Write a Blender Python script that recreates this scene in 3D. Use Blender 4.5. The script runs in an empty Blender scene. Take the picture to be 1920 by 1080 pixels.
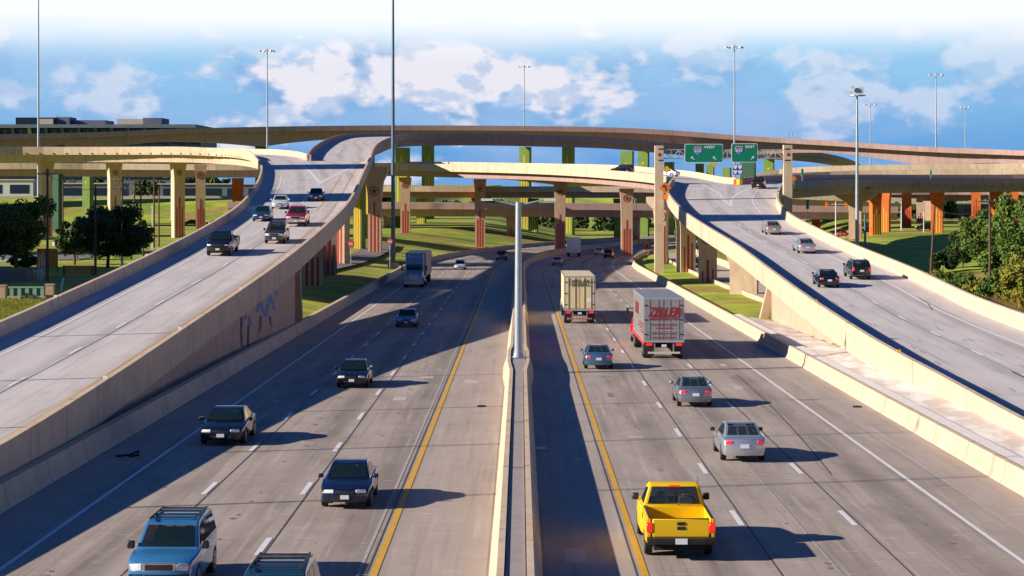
import bpy, bmesh, math, random
from mathutils import Vector, Matrix, noise
random.seed(7)
R = math.radians
scene = bpy.context.scene
COL = scene.collection
# ------------------------------------------------------------------ camera
F = 3760.0          # focal length in photo pixels
H0 = 345.0          # horizon row
CZ = 10.3           # camera height
cam_d = bpy.data.cameras.new("camera"); cam = bpy.data.objects.new("camera", cam_d); COL.objects.link(cam)
cam.location = (0, 0, CZ); cam.rotation_euler = (R(90), 0, 0)
cam_d.sensor_width = 36; cam_d.lens = F/1920*36; cam_d.shift_y = -(540-H0)/1920
cam_d.clip_start = 1; cam_d.clip_end = 20000
scene.camera = cam
scene.render.engine = 'CYCLES'; scene.cycles.caustics_reflective = False; scene.cycles.caustics_refractive = False
scene.render.resolution_x = 1024; scene.render.resolution_y = 576
# ------------------------------------------------------------------ light
SUN_EL, SUN_AZ = R(21.5), R(14)      # elevation; azimuth: travels +X and a little +Y
w = bpy.data.worlds.new("World"); scene.world = w; w.use_nodes = True
def build_world():
    nt = w.node_tree; nt.nodes.clear(); N = nt.nodes.new; Lk = nt.links.new
    out = N('ShaderNodeOutputWorld'); bg = N('ShaderNodeBackground'); Lk(bg.outputs[0], out.inputs[0])
    sky = N('ShaderNodeTexSky'); sky.sky_type = 'NISHITA'; sky.sun_disc = False
    sky.sun_elevation = SUN_EL; sky.sun_rotation = math.atan2(-math.cos(SUN_AZ), -math.sin(SUN_AZ))
    sky.air_density = 1.0; sky.dust_density = 0.4; sky.ozone_density = 2.5
    tc = N('ShaderNodeTexCoord')
    sep = N('ShaderNodeSeparateXYZ'); Lk(tc.outputs['Generated'], sep.inputs[0])
    def M(op, a, b=None, c=None, clamp=False):
        n = N('ShaderNodeMath'); n.operation = op; n.use_clamp = clamp
        for i, v in enumerate((a, b, c)):
            if v is None: continue
            if isinstance(v, (int, float)): n.inputs[i].default_value = v
            else: Lk(v, n.inputs[i])
        return n.outputs[0]
    def mix(f, a, b, t='MIX'):
        n = N('ShaderNodeMixRGB'); n.blend_type = t
        for i, v in enumerate((f, a, b)):
            if isinstance(v, (int, float)): n.inputs[i].default_value = v
            elif isinstance(v, tuple): n.inputs[i].default_value = (*v, 1)
            else: Lk(v, n.inputs[i])
        return n.outputs[0]
    x, y, z = sep.outputs
    el = M('ARCTANGENT', M('DIVIDE', z, M('SQRT', M('ADD', M('MULTIPLY', x, x), M('MULTIPLY', y, y)))))   # elevation
    az = M('ARCTAN2', x, y)
    def smooth(v, a, b):
        n = N('ShaderNodeMapRange'); n.interpolation_type = 'SMOOTHSTEP'; n.clamp = True
        Lk(v, n.inputs[0]); n.inputs[1].default_value = a; n.inputs[2].default_value = b
        return n.outputs[0]
    def noisetex(su, sv, scale, detail, rough, off=0.0, dist=0.0):
        cb = N('ShaderNodeCombineXYZ'); Lk(M('MULTIPLY', az, su), cb.inputs[0]); Lk(M('MULTIPLY', el, sv), cb.inputs[1]); cb.inputs[2].default_value = off
        n = N('ShaderNodeTexNoise'); n.inputs['Scale'].default_value = scale; n.inputs['Detail'].default_value = detail
        n.inputs['Roughness'].default_value = rough; n.inputs['Distortion'].default_value = dist
        Lk(cb.outputs[0], n.inputs['Vector']); return n.outputs['Fac']
    # air near the horizon: saturate the physical sky toward blue
    hs = N('ShaderNodeHueSaturation'); hs.inputs['Saturation'].default_value = 1.1; Lk(sky.outputs[0], hs.inputs['Color'])
    base = mix(1.0, hs.outputs[0], (0.60, 1.0, 1.62), 'MULTIPLY')
    flat = mix(smooth(el, 0.0, 0.085), (1.15, 3.35, 7.1), (3.6, 6.7, 9.2))
    low = mix(smooth(el, 0.10, 0.45), flat, base)
    # veil of thin high cloud
    veil = noisetex(7, 24, 1.0, 7, .6, 3.1, .4)
    c1 = mix(M('MULTIPLY', smooth(veil, .38, .68), 0.7), low, (3.7, 5.3, 8.2))
    # cumulus with lit heads and blue bases
    SU, SV = 22, 35
    def cum(du, dv, det):
        cb = N('ShaderNodeCombineXYZ'); Lk(M('MULTIPLY', M('ADD', az, du), SU), cb.inputs[0]); Lk(M('MULTIPLY', M('ADD', el, dv), SV), cb.inputs[1]); cb.inputs[2].default_value = 4.3
        n = N('ShaderNodeTexNoise'); n.inputs['Scale'].default_value = 1; n.inputs['Detail'].default_value = det; n.inputs['Roughness'].default_value = .56; n.inputs['Distortion'].default_value = .1
        Lk(cb.outputs[0], n.inputs['Vector']); return n.outputs['Fac']
    n1 = cum(0, 0, 10); n2 = cum(-.0075, .0075, 6); n0 = cum(0, 0, 7); n3 = cum(-.014, .020, 3); n4 = cum(0, 0, 3)
    # a cloud bank rising from left to right, left of centre, thinner elsewhere
    line = M('ADD', M('MULTIPLY', M('ADD', az, 0.155), 0.34), 0.0325)
    line = M('MINIMUM', line, 0.060)
    bank = M('MULTIPLY', smooth(M('ABSOLUTE', M('SUBTRACT', el, line)), 0.024, 0.003), M('MULTIPLY', smooth(az, -0.175, -0.12), smooth(az, 0.045, -0.02)))
    band2 = M('MULTIPLY', smooth(M('ABSOLUTE', M('SUBTRACT', el, 0.052)), 0.026, 0.004), 0.5)
    dens = M('ADD', n1, M('MULTIPLY', M('MAXIMUM', bank, band2), 0.20))
    cl = smooth(dens, 0.515, 0.65)
    litf = M('ADD', M('MULTIPLY', smooth(M('SUBTRACT', n0, n2), -0.04, 0.05), .55), M('MULTIPLY', smooth(M('SUBTRACT', n4, n3), -0.06, 0.08), .5))
    cc = mix(litf, (2.3, 4.3, 7.5), (8.9, 8.5, 9.1))
    c2 = mix(M('MULTIPLY', cl, M('SUBTRACT', .88, M('MULTIPLY', M('ADD', smooth(az, .03, .10), smooth(az, -.15, -.20)), .42))), c1, cc)
    c3 = mix(smooth(M('ADD', el, M('MULTIPLY', veil, .012)), 0.064, 0.090), c2, (9.6, 9.9, 10.4))
    # above the part in view the cloud deck opens into blue again
    dome = mix(1.0, base, (0.33, 0.42, 0.50), 'MULTIPLY')
    side = smooth(M('ABSOLUTE', az), 0.62, 0.36)                     # the bright cloud bank stands only in the north
    c4 = mix(smooth(el, 0.094, 0.15), c3, dome)
    c4 = mix(side, dome, c4)
    Lk(c4, bg.inputs[0]); bg.inputs[1].default_value = 0.067
build_world()
sun_d = bpy.data.lights.new("sun", 'SUN'); sun_d.energy = 5.0; sun_d.angle = R(0.5); sun_d.color = (1.0, 0.885, 0.75)
sun = bpy.data.objects.new("sun", sun_d); COL.objects.link(sun)
sdir = Vector((math.cos(SUN_EL)*math.cos(SUN_AZ), math.cos(SUN_EL)*math.sin(SUN_AZ), -math.sin(SUN_EL)))
sun.rotation_euler = sdir.to_track_quat('-Z', 'Y').to_euler(); sun.location = (-60, 0, 60)
vs = scene.view_settings; vs.view_transform = 'Standard'; vs.look = 'None'; vs.gamma = 1; vs.exposure = 0.6
# ------------------------------------------------------------------ helpers
def P(px, py, d): return Vector(((px-960)/F*d, d, CZ-(py-H0)/F*d))
def smoothstep(a, b, v):
    t = min(1, max(0, (v-a)/(b-a))); return t*t*(3-2*t)
MATS = {}
def mat(name, col, rough=.8, col2=None, scale=1.0, metal=0.0, bump=0.0, detail=5, stretch=None, uv=False, coat=0.0, emit=None, lo=.35, hi=.65, spec=None, extra=None):
    if name in MATS: return MATS[name]
    m = bpy.data.materials.new(name); m.use_nodes = True; MATS[name] = m
    nt = m.node_tree; b = nt.nodes['Principled BSDF']; N = nt.nodes.new; L = nt.links.new
    b.inputs['Roughness'].default_value = rough; b.inputs['Metallic'].default_value = metal
    if coat: b.inputs['Coat Weight'].default_value = coat; b.inputs['Coat Roughness'].default_value = .05
    if spec is not None: b.inputs['Specular IOR Level'].default_value = spec
    b.inputs['Base Color'].default_value = (*col, 1)
    if emit: b.inputs['Emission Color'].default_value = (*emit[0], 1); b.inputs['Emission Strength'].default_value = emit[1]
    if col2 is None: return m
    tc = N('ShaderNodeTexCoord'); mp = N('ShaderNodeMapping'); L(tc.outputs['UV' if uv else 'Object'], mp.inputs[0])
    if stretch: mp.inputs['Scale'].default_value = stretch
    n = N('ShaderNodeTexNoise'); n.inputs['Scale'].default_value = scale; n.inputs['Detail'].default_value = detail; n.inputs['Roughness'].default_value = .6
    L(mp.outputs[0], n.inputs['Vector'])
    r = N('ShaderNodeMapRange'); r.inputs[1].default_value = lo; r.inputs[2].default_value = hi; L(n.outputs['Fac'], r.inputs[0])
    x = N('ShaderNodeMixRGB'); x.inputs[1].default_value = (*col, 1); x.inputs[2].default_value = (*col2, 1); L(r.outputs[0], x.inputs[0])
    last = x.outputs[0]
    if extra: last = extra(nt, tc, last)
    L(last, b.inputs['Base Color'])
    if bump:
        bp = N('ShaderNodeBump'); bp.inputs['Strength'].default_value = bump; bp.inputs['Distance'].default_value = .05
        n3 = N('ShaderNodeTexNoise'); n3.inputs['Scale'].default_value = scale*6; n3.inputs['Detail'].default_value = 4; L(mp.outputs[0], n3.inputs['Vector'])
        L(n3.outputs['Fac'], bp.inputs['Height']); L(bp.outputs[0], b.inputs['Normal'])
    return m
def road_extra(dark, light, joint=5.0, lanes=3.55, lane0=0.0, track=.22):
    """tyre-polished tracks, pale scrape marks, stains and sealed joints, all in the road's own UVs (metres)"""
    def f(nt, tc, last):
        N = nt.nodes.new; L = nt.links.new
        def M(op, a, b=None, c=None):
            n = N('ShaderNodeMath'); n.operation = op
            for i, v in enumerate((a, b, c)):
                if v is None: continue
                if isinstance(v, (int, float)): n.inputs[i].default_value = v
                else: L(v, n.inputs[i])
            return n.outputs[0]
        def mix(fac, a, b, t='MIX'):
            n = N('ShaderNodeMixRGB'); n.blend_type = t
            for i, v in enumerate((fac, a, b)):
                if isinstance(v, (int, float)): n.inputs[i].default_value = v
                elif isinstance(v, tuple): n.inputs[i].default_value = (*v, 1)
                else: L(v, n.inputs[i])
            return n.outputs[0]
        sp = N('ShaderNodeSeparateXYZ'); L(tc.outputs['UV'], sp.inputs[0]); u, v = sp.outputs[0], sp.outputs[1]
        def nz(su, sv, det, rg=.6):
            mp = N('ShaderNodeMapping'); mp.inputs['Scale'].default_value = (su, sv, 1); L(tc.outputs['UV'], mp.inputs[0])
            n = N('ShaderNodeTexNoise'); n.inputs['Scale'].default_value = 1; n.inputs['Detail'].default_value = det; n.inputs['Roughness'].default_value = rg
            L(mp.outputs[0], n.inputs[0]); return n.outputs['Fac']
        def mr(x, a, b, c=0, d=1):
            n = N('ShaderNodeMapRange'); L(x, n.inputs[0])
            for i, q in enumerate((a, b, c, d)): n.inputs[i+1].default_value = q
            return n.outputs[0]
        # oil-darkened lane centre
        ph = M('MULTIPLY', M('SUBTRACT', u, lane0), 2*math.pi/lanes)
        c = M('MULTIPLY', mr(M('COSINE', ph), -0.2, -1.0), mr(nz(.15, .035, 4), .36, .62, .25, 1))
        last = mix(M('MULTIPLY', c, track), last, dark)
        # long streaks along travel
        last = mix(M('MULTIPLY', mr(nz(2.6, .05, 5), .52, .72), .45), last, dark)
        last = mix(M('MULTIPLY', mr(nz(3.4, .09, 4), .56, .74), .38), last, light)
        # tined transverse scrapes
        last = mix(M('MULTIPLY', mr(nz(.9, 3.4, 6, .72), .58, .66), .5), last, light)
        # blotches
        last = mix(M('MULTIPLY', mr(nz(.28, .12, 6), .55, .72), .35), last, dark)
        # transverse joints
        fr = M('FRACT', M('DIVIDE', M('ADD', v, M('MULTIPLY', nz(.2, .2, 2), .15)), joint))
        jl = M('LESS_THAN', fr, .035/joint*2)
        last = mix(M('MULTIPLY', jl, M('MULTIPLY', mr(nz(.4, .4, 3), .4, .6), .3)), last, (dark[0]*.45, dark[1]*.45, dark[2]*.45))
        # grain
        last = mix(M('MULTIPLY', mr(nz(14, 9, 3), .4, .7), .16), last, dark)
        return last
    return f
def wall_extra(dark, panel=0.0):
    """weather streaks running down and panel seams"""
    def f(nt, tc, last):
        N = nt.nodes.new; L = nt.links.new
        mp = N('ShaderNodeMapping'); mp.inputs['Scale'].default_value = (.9, .9, .12); L(tc.outputs['Object'], mp.inputs[0])
        n = N('ShaderNodeTexNoise'); n.inputs['Scale'].default_value = 1.6; n.inputs['Detail'].default_value = 6; L(mp.outputs[0], n.inputs[0])
        r = N('ShaderNodeMapRange'); r.inputs[1].default_value = .52; r.inputs[2].default_value = .75; r.inputs[4].default_value = .5; L(n.outputs['Fac'], r.inputs[0])
        x = N('ShaderNodeMixRGB'); L(r.outputs[0], x.inputs[0]); L(last, x.inputs[1]); x.inputs[2].default_value = (*dark, 1)
        n2 = N('ShaderNodeTexNoise'); n2.inputs['Scale'].default_value = .35; n2.inputs['Detail'].default_value = 5; L(tc.outputs['Object'], n2.inputs[0])
        r2 = N('ShaderNodeMapRange'); r2.inputs[1].default_value = .5; r2.inputs[2].default_value = .8; r2.inputs[4].default_value = .4; L(n2.outputs['Fac'], r2.inputs[0])
        y = N('ShaderNodeMixRGB'); L(r2.outputs[0], y.inputs[0]); L(x.outputs[0], y.inputs[1]); y.inputs[2].default_value = (*dark, 1)
        sp = N('ShaderNodeSeparateXYZ'); L(tc.outputs['UV'], sp.inputs[0])
        def M(op, a, b):
            q = N('ShaderNodeMath'); q.operation = op
            for i, v in enumerate((a, b)):
                if isinstance(v, (int, float)): q.inputs[i].default_value = v
                else: L(v, q.inputs[i])
            return q.outputs[0]
        fr = M('FRACT', M('DIVIDE', sp.outputs[1], 6.1), 0)
        ln = M('MULTIPLY', M('LESS_THAN', M('ABSOLUTE', M('SUBTRACT', fr, .5), 0), .0065), .75)
        z = N('ShaderNodeMixRGB'); L(ln, z.inputs[0]); L(y.outputs[0], z.inputs[1]); z.inputs[2].default_value = (dark[0]*.5, dark[1]*.5, dark[2]*.5, 1)
        # tyre rubs along the road-side faces
        sx = N('ShaderNodeSeparateXYZ'); mp3 = N('ShaderNodeMapping'); mp3.inputs['Scale'].default_value = (1, .12, 1); L(tc.outputs['UV'], mp3.inputs[0])
        n5 = N('ShaderNodeTexNoise'); n5.inputs['Scale'].default_value = 1.5; n5.inputs['Detail'].default_value = 6; L(mp3.outputs[0], n5.inputs[0])
        r5 = N('ShaderNodeMapRange'); r5.inputs[1].default_value = .6; r5.inputs[2].default_value = .72; r5.inputs[4].default_value = .35; L(n5.outputs['Fac'], r5.inputs[0])
        z2 = N('ShaderNodeMixRGB'); L(r5.outputs[0], z2.inputs[0]); L(z.outputs[0], z2.inputs[1]); z2.inputs[2].default_value = (dark[0]*.8, dark[1]*.8, dark[2]*.8, 1)
        return z2.outputs[0]
    return f
M_MAIN = mat('pavement_brown', (.37, .30, .25), .85, (.46, .38, .32), .6, uv=True, stretch=(1, .25, 1), extra=road_extra((.13, .105, .09), (.70, .62, .54), 5.0, 3.6, -.25, .6))
M_SHOULD = mat('pavement_shoulder', (.41, .335, .285), .9, (.47, .39, .33), .6, uv=True, stretch=(1, .25, 1), extra=road_extra((.22, .18, .15), (.66, .57, .50), 5.0, 9, 0, .1))
M_RAMP = mat('ramp_pavement', (.58, .53, .51), .85, (.68, .625, .60), .5, uv=True, stretch=(1, .2, 1), extra=road_extra((.25, .23, .235), (.74, .69, .67), 14.0, 3.7, 3.7, .5))
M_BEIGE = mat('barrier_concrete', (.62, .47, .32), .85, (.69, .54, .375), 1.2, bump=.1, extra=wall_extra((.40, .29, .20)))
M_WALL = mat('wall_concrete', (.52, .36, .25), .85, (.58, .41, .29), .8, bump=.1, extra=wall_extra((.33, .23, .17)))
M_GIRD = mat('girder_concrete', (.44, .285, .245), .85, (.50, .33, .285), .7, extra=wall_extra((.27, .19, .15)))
M_SLAB = mat('slab_concrete', (.58, .50, .44), .9, (.80, .76, .72), .55, uv=True, stretch=(1, .4, 1), lo=.45, hi=.60, detail=8)
M_FILL = mat('median_fill', (.33, .28, .26), .9, (.38, .33, .30), 2, bump=.1)
M_WHITE = mat('white_paint', (.86, .85, .84), .6, (.74, .73, .72), 4)
M_WORN = mat('worn_white_paint', (.50, .47, .44), .8, (.36, .32, .29), 5)
M_YEL = mat('yellow_paint', (.78, .44, .03), .6, (.66, .36, .04), 3)
M_YELW = mat('worn_yellow_paint', (.62, .42, .16), .8, (.45, .36, .25), 3)
M_TAR = mat('joint_sealant', (.07, .06, .06), .8, (.12, .10, .10), 2)
M_GRAV = mat('crack_dirt', (.10, .08, .06), .95)
M_GRASS = mat('grass', (.18, .32, .012), .95, (.48, .50, .03), .12, bump=.3, detail=9, lo=.38, hi=.62)
M_GALV = mat('galvanised_steel', (.46, .52, .55), .4, (.38, .44, .48), 3, metal=.35)
M_DKPOLE = mat('dark_painted_steel', (.09, .15, .19), .5, (.12, .19, .24), 2, metal=.2)
M_LAMP = mat('lamp_housing', (.75, .75, .74), .4)
M_WOOD = mat('pole_wood', (.10, .055, .035), .9, (.16, .09, .055), 3, stretch=(4, 4, .4))
M_GLASSD = mat('window_glass_dark', (.02, .03, .035), .08)
M_RED = mat('red_stripe_paint', (.48, .045, .02), .7, (.40, .04, .02), 2)
M_ORANGE = mat('orange_pier_paint', (.66, .155, .022), .75, (.58, .13, .02), 1.0, extra=wall_extra((.42, .09, .02)))
M_GREENP = mat('green_pier_paint', (.16, .26, .045), .75, (.19, .30, .05), 1.0, extra=wall_extra((.10, .17, .03)))
M_DGREEN = mat('dark_green_pier_paint', (.03, .10, .055), .75, (.04, .12, .065), 1.0)
M_YSTR = mat('yellow_stripe_paint', (.75, .47, .04), .7, (.68, .42, .04), 2)
M_STAR = mat('star_rust', (.22, .035, .02), .7)
M_SIGNG = mat('sign_green', (.0, .20, .105), .45, (.0, .225, .12), .7)
M_SIGNW = mat('sign_white', (.80, .85, .85), .5)
M_SIGNB = mat('sign_blue', (.02, .10, .45), .5)
M_SIGNR = mat('sign_red', (.55, .03, .04), .5)
M_SIGNO = mat('sign_orange', (.85, .22, .02), .5)
M_SIGNY = mat('sign_yellow', (.85, .50, .02), .5)
M_BLACK = mat('black_matte', (.012, .012, .014), .6)

def tag(o, label=None, cat=None, group=None, kind=None):
    if label: o['label'] = label
    if cat: o['category'] = cat
    if group: o['group'] = group
    if kind: o['kind'] = kind
    return o
def empty(name, loc=(0, 0, 0), rz=0, label=None, cat=None, group=None, kind=None):
    o = bpy.data.objects.new(name, None); COL.objects.link(o); o.location = loc; o.rotation_euler = (0, 0, rz)
    o.empty_display_size = .3
    return tag(o, label, cat, group, kind)
def mesh(name, V, Fc, mats, parent=None, smooth=False, uv=None, mi=None, loc=None):
    """world-space vertices; if parent is given they are stored relative to its location"""
    me = bpy.data.meshes.new(name)
    off = Vector((0, 0, 0))
    p = parent
    while p is not None: off = off + Vector(p.location); p = p.parent
    if parent is None and loc is not None: off = Vector(loc)
    me.from_pydata([tuple(Vector(v)-off) for v in V], [], Fc); 
    if not isinstance(mats, (list, tuple)): mats = [mats]
    for m in mats: me.materials.append(m)
    if mi: me.polygons.foreach_set('material_index', mi)
    if smooth:
        me.polygons.foreach_set('use_smooth', [True]*len(me.polygons)); me.set_sharp_from_angle(angle=R(35))
    if uv:
        l = me.uv_layers.new(name='UVMap')
        for poly in me.polygons:
            for li, vi in zip(poly.loop_indices, poly.vertices): l.data[li].uv = uv[vi]
    me.update()
    o = bpy.data.objects.new(name, me); COL.objects.link(o)
    if parent is not None: o.parent = parent
    elif loc is not None: o.location = loc
    return o
class MB:
    def __init__(s): s.V = []; s.F = []; s.I = []
    def add(s, V, Fc, i=0):
        b = len(s.V); s.V += [Vector(v) for v in V]; s.F += [[b+k for k in f] for f in Fc]; s.I += [i]*len(Fc); return s
    def box(s, c, size, i=0, rz=0, M4=None):
        x, y, z = size[0]/2, size[1]/2, size[2]/2
        V = [Vector((a, b, d)) for d in (-z, z) for b in (-y, y) for a in (-x, x)]
        Mx = M4 if M4 is not None else Matrix.Rotation(rz, 4, 'Z')
        V = [Mx @ v + Vector(c) for v in V]
        return s.add(V, [(0, 2, 3, 1), (4, 5, 7, 6), (0, 1, 5, 4), (1, 3, 7, 5), (3, 2, 6, 7), (2, 0, 4, 6)], i)
    def tube(s, a, b, r0, r1=None, n=10, i=0, cap=True):
        a = Vector(a); b = Vector(b); r1 = r0 if r1 is None else r1
        q = (b-a).to_track_quat('Z', 'Y'); V = []
        for p, r in ((a, r0), (b, r1)):
            for k in range(n): V.append(p + q @ Vector((r*math.cos(2*math.pi*k/n), r*math.sin(2*math.pi*k/n), 0)))
        Fc = [(k, (k+1) % n, n+(k+1) % n, n+k) for k in range(n)]
        if cap: Fc += [tuple(range(n))[::-1], tuple(range(n, 2*n))]
        return s.add(V, Fc, i)
    def prism(s, poly, axis_o, ux, uy, depth, i=0):
        """polygon (u,v) in the plane ux,uy at axis_o, thickened by vector depth"""
        o = Vector(axis_o); ux = Vector(ux); uy = Vector(uy); dp = Vector(depth); n = len(poly)
        V = [o+ux*p[0]+uy*p[1] for p in poly]+[o+ux*p[0]+uy*p[1]+dp for p in poly]
        return s.add(V, [tuple(range(n)), tuple(range(n, 2*n))[::-1]]+[(k, n+k, n+(k+1) % n, (k+1) % n) for k in range(n)], i)
    def build(s, name, mats, parent=None, smooth=False, loc=None):
        o = mesh(name, s.V, s.F, mats, parent, smooth, mi=s.I, loc=loc)
        bm = bmesh.new(); bm.from_mesh(o.data); bmesh.ops.recalc_face_normals(bm, faces=bm.faces); bm.to_mesh(o.data); bm.free()
        return o
def text_mesh(body, size, m, name='lettering', parent=None, shear=0, bold=0.0, sx=1, align='CENTER', mtx=None, fit=None):
    """flat letters, built in XY then stood up by mtx (local to parent)"""
    cu = bpy.data.curves.new('t', 'FONT'); cu.body = body; cu.size = size; cu.align_x = align; cu.align_y = 'CENTER'; cu.shear = shear; cu.offset = bold
    cu.extrude = .004; cu.resolution_u = 3; cu.space_character = 1.05
    o = bpy.data.objects.new('t', cu); COL.objects.link(o); dg = bpy.context.evaluated_depsgraph_get(); dg.update()
    me = bpy.data.meshes.new_from_object(o.evaluated_get(dg)); bpy.data.objects.remove(o)
    me.transform(Matrix.Diagonal((sx, 1, 1, 1)))
    if fit:
        xs = [v.co.x for v in me.vertices]; ys = [v.co.y for v in me.vertices]; a, b, c, d = min(xs), max(xs), min(ys), max(ys)
        me.transform(Matrix.Diagonal((fit[0]/(b-a), fit[1]/(d-c), 1, 1)) @ Matrix.Translation((-(a+b)/2, -(c+d)/2, 0)))
    if mtx is not None: me.transform(mtx)
    me.materials.clear(); me.materials.append(m); me.name = name
    t = bpy.data.objects.new(name, me); COL.objects.link(t); t.parent = parent
    return t
# face a text/graphic towards the camera: local X stays, local Y -> Z
STAND = Matrix.Rotation(R(90), 4, 'X')
# ------------------------------------------------------------------ stations / ribbons
def cr(p0, p1, p2, p3, t):
    return .5*((2*p1)+(-p0+p2)*t+(2*p0-5*p1+4*p2-p3)*t*t+(-p0+3*p1-3*p2+p3)*t*t*t)
def densify(pts, step=4.0):
    out = []
    for k in range(len(pts)-1):
        q = [pts[max(0, k-1)], pts[k], pts[k+1], pts[min(len(pts)-1, k+2)]]
        n = max(1, int(((q[2][0]-q[1][0]).length+(q[2][1]-q[1][1]).length)/2/step))
        for j in range(n):
            t = j/n; out.append((cr(q[0][0], q[1][0], q[2][0], q[3][0], t), cr(q[0][1], q[1][1], q[2][1], q[3][1], t)))
    out.append(pts[-1]); return [(Vector(a), Vector(b)) for a, b in out]
def from_center(pts, width, step=4.0):
    """centre polyline -> stations (left,right looking along travel)"""
    d = densify([(Vector(p), Vector(p)) for p in pts], step); c = [a for a, b in d]; out = []
    for k, p in enumerate(c):
        t = (c[min(len(c)-1, k+1)]-c[max(0, k-1)]); t.z = 0; t.normalize(); n = Vector((t.y, -t.x, 0))
        out.append((p-n*width/2, p+n*width/2))
    return out
def lat(st):
    u = st[1]-st[0]; u.z = 0; return u.normalized()
def cum(sts):
    s = [0]
    for k in range(1, len(sts)):
        s.append(s[-1]+((sts[k][0]+sts[k][1])/2-(sts[k-1][0]+sts[k-1][1])/2).length)
    return s
def sweep(name, sts, prof, m, parent, closed=True, smooth=False, loc=None):
    S = cum(sts); V = []; Fc = []; uv = []
    n = None
    for k, st in enumerate(sts):
        pr = prof(S[k]) if callable(prof) else prof
        n = len(pr); u = lat(st); W = (st[1]-st[0]).length
        for side, off, dz in pr:
            b = st[side]; V.append(b+u*off+Vector((0, 0, dz))); uv.append((off+(W if side else 0), S[k]))
    for k in range(len(sts)-1):
        for j in range(n if closed else n-1):
            a = k*n+j; b = k*n+(j+1) % n; Fc.append((a, b, b+n, a+n))
    if closed:
        Fc.append(tuple(range(n))[::-1]); Fc.append(tuple(range((len(sts)-1)*n, len(sts)*n)))
    o = mesh(name, V, Fc, m, parent, smooth, uv=uv, loc=loc)
    if closed:
        bm = bmesh.new(); bm.from_mesh(o.data); bmesh.ops.recalc_face_normals(bm, faces=bm.faces); bm.to_mesh(o.data); bm.free()
    return o
def interp(sts, S, s):
    s = min(max(s, 0), S[-1])
    for k in range(1, len(S)):
        if S[k] >= s:
            t = (s-S[k-1])/max(1e-6, S[k]-S[k-1]); a, b = sts[k-1], sts[k]
            return (a[0].lerp(b[0], t), a[1].lerp(b[1], t))
    return sts[-1]
def stripe(mb, sts, S, side, off, w_, s0, s1, mi=0, dz=.012, step=4.0):
    n = max(1, int((s1-s0)/step)); V = []
    for k in range(n+1):
        s = s0+(s1-s0)*k/n; st = interp(sts, S, s); u = lat(st); b = st[side]; o = off(s) if callable(off) else off
        V += [b+u*(o-w_/2)+Vector((0, 0, dz)), b+u*(o+w_/2)+Vector((0, 0, dz))]
    mb.add(V, [(2*k, 2*k+1, 2*k+3, 2*k+2) for k in range(n)], mi)
def dashes(mb, sts, S, side, off, w_, s0, s1, mi=0, phase=0, L=3.05, per=12.2, dz=.012):
    s = s0+phase
    while s < s1:
        stripe(mb, sts, S, side, off, w_, s, min(s1, s+L), mi, dz, 3.2); s += per
# barrier profiles: jersey wall whose road-side toe is the station edge
def barL(h=1.07, t=.28, down=.9): return [(0, 0, 0.0), (0, -.06, .25), (0, -.10, h), (0, -.10-t, h), (0, -.10-t, -down), (0, 0, -down)]
def barR(h=1.07, t=.28, down=.9): return [(1, 0, 0.0), (1, .06, .25), (1, .10, h), (1, .10+t, h), (1, .10+t, -down), (1, 0, -down)]
# ------------------------------------------------------------------ terrain
def mainz(Y): return CZ-(10.3+.0093*min(Y, 640))
def cshift(Y): return .004255*Y+(.00073*max(0, min(Y, 560)-300)**2)
def groundz(X, Y):
    m = mainz(Y)-.14; c = cshift(min(Y, 520)); x = X-c
    base = CZ-10.95
    if x < 0: a = smoothstep(19, 48, -x)
    else: a = smoothstep(38, 66, x)
    z = m+(base-m)*a
    bank = .55*smoothstep(18.2, 20.5, abs(x))*(1-smoothstep(30, 40, abs(x)))*smoothstep(150, 185, Y)
    z += bank
    if Y > 540 and X < -34: z += 6.6*smoothstep(545, 612, Y)*smoothstep(34, 60, -X)
    return z
def build_terrain():
    xs = [-4000, -2500, -1500, -900, -600, -420, -300, -240, -200, -170, -150]; x = -138.
    while x < 138: xs.append(x); x += 3
    xs += [150, 170, 200, 240, 300, 420, 600, 900, 1500, 2500, 4000]
    ys = [-60, -30, 0, 20]; y = 30.
    while y < 720: ys.append(y); y += 6
    ys += [740, 780, 850, 950, 1100, 1400, 2000, 3000, 5000, 9000]
    V = []; 
    for y in ys:
        for x in xs:
            g = groundz(x, y)
            if (abs(x-cshift(min(y, 520))) > 20): g += .12*noise.noise(Vector((x*.09, y*.09, 0)))
            V.append((x, y, g))
    nx = len(xs)
    Fc = [(j*nx+i, j*nx+i+1, (j+1)*nx+i+1, (j+1)*nx+i) for j in range(len(ys)-1) for i in range(nx-1)]
    o = mesh('ground', V, Fc, M_GRASS, smooth=True); tag(o, kind='structure')
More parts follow.
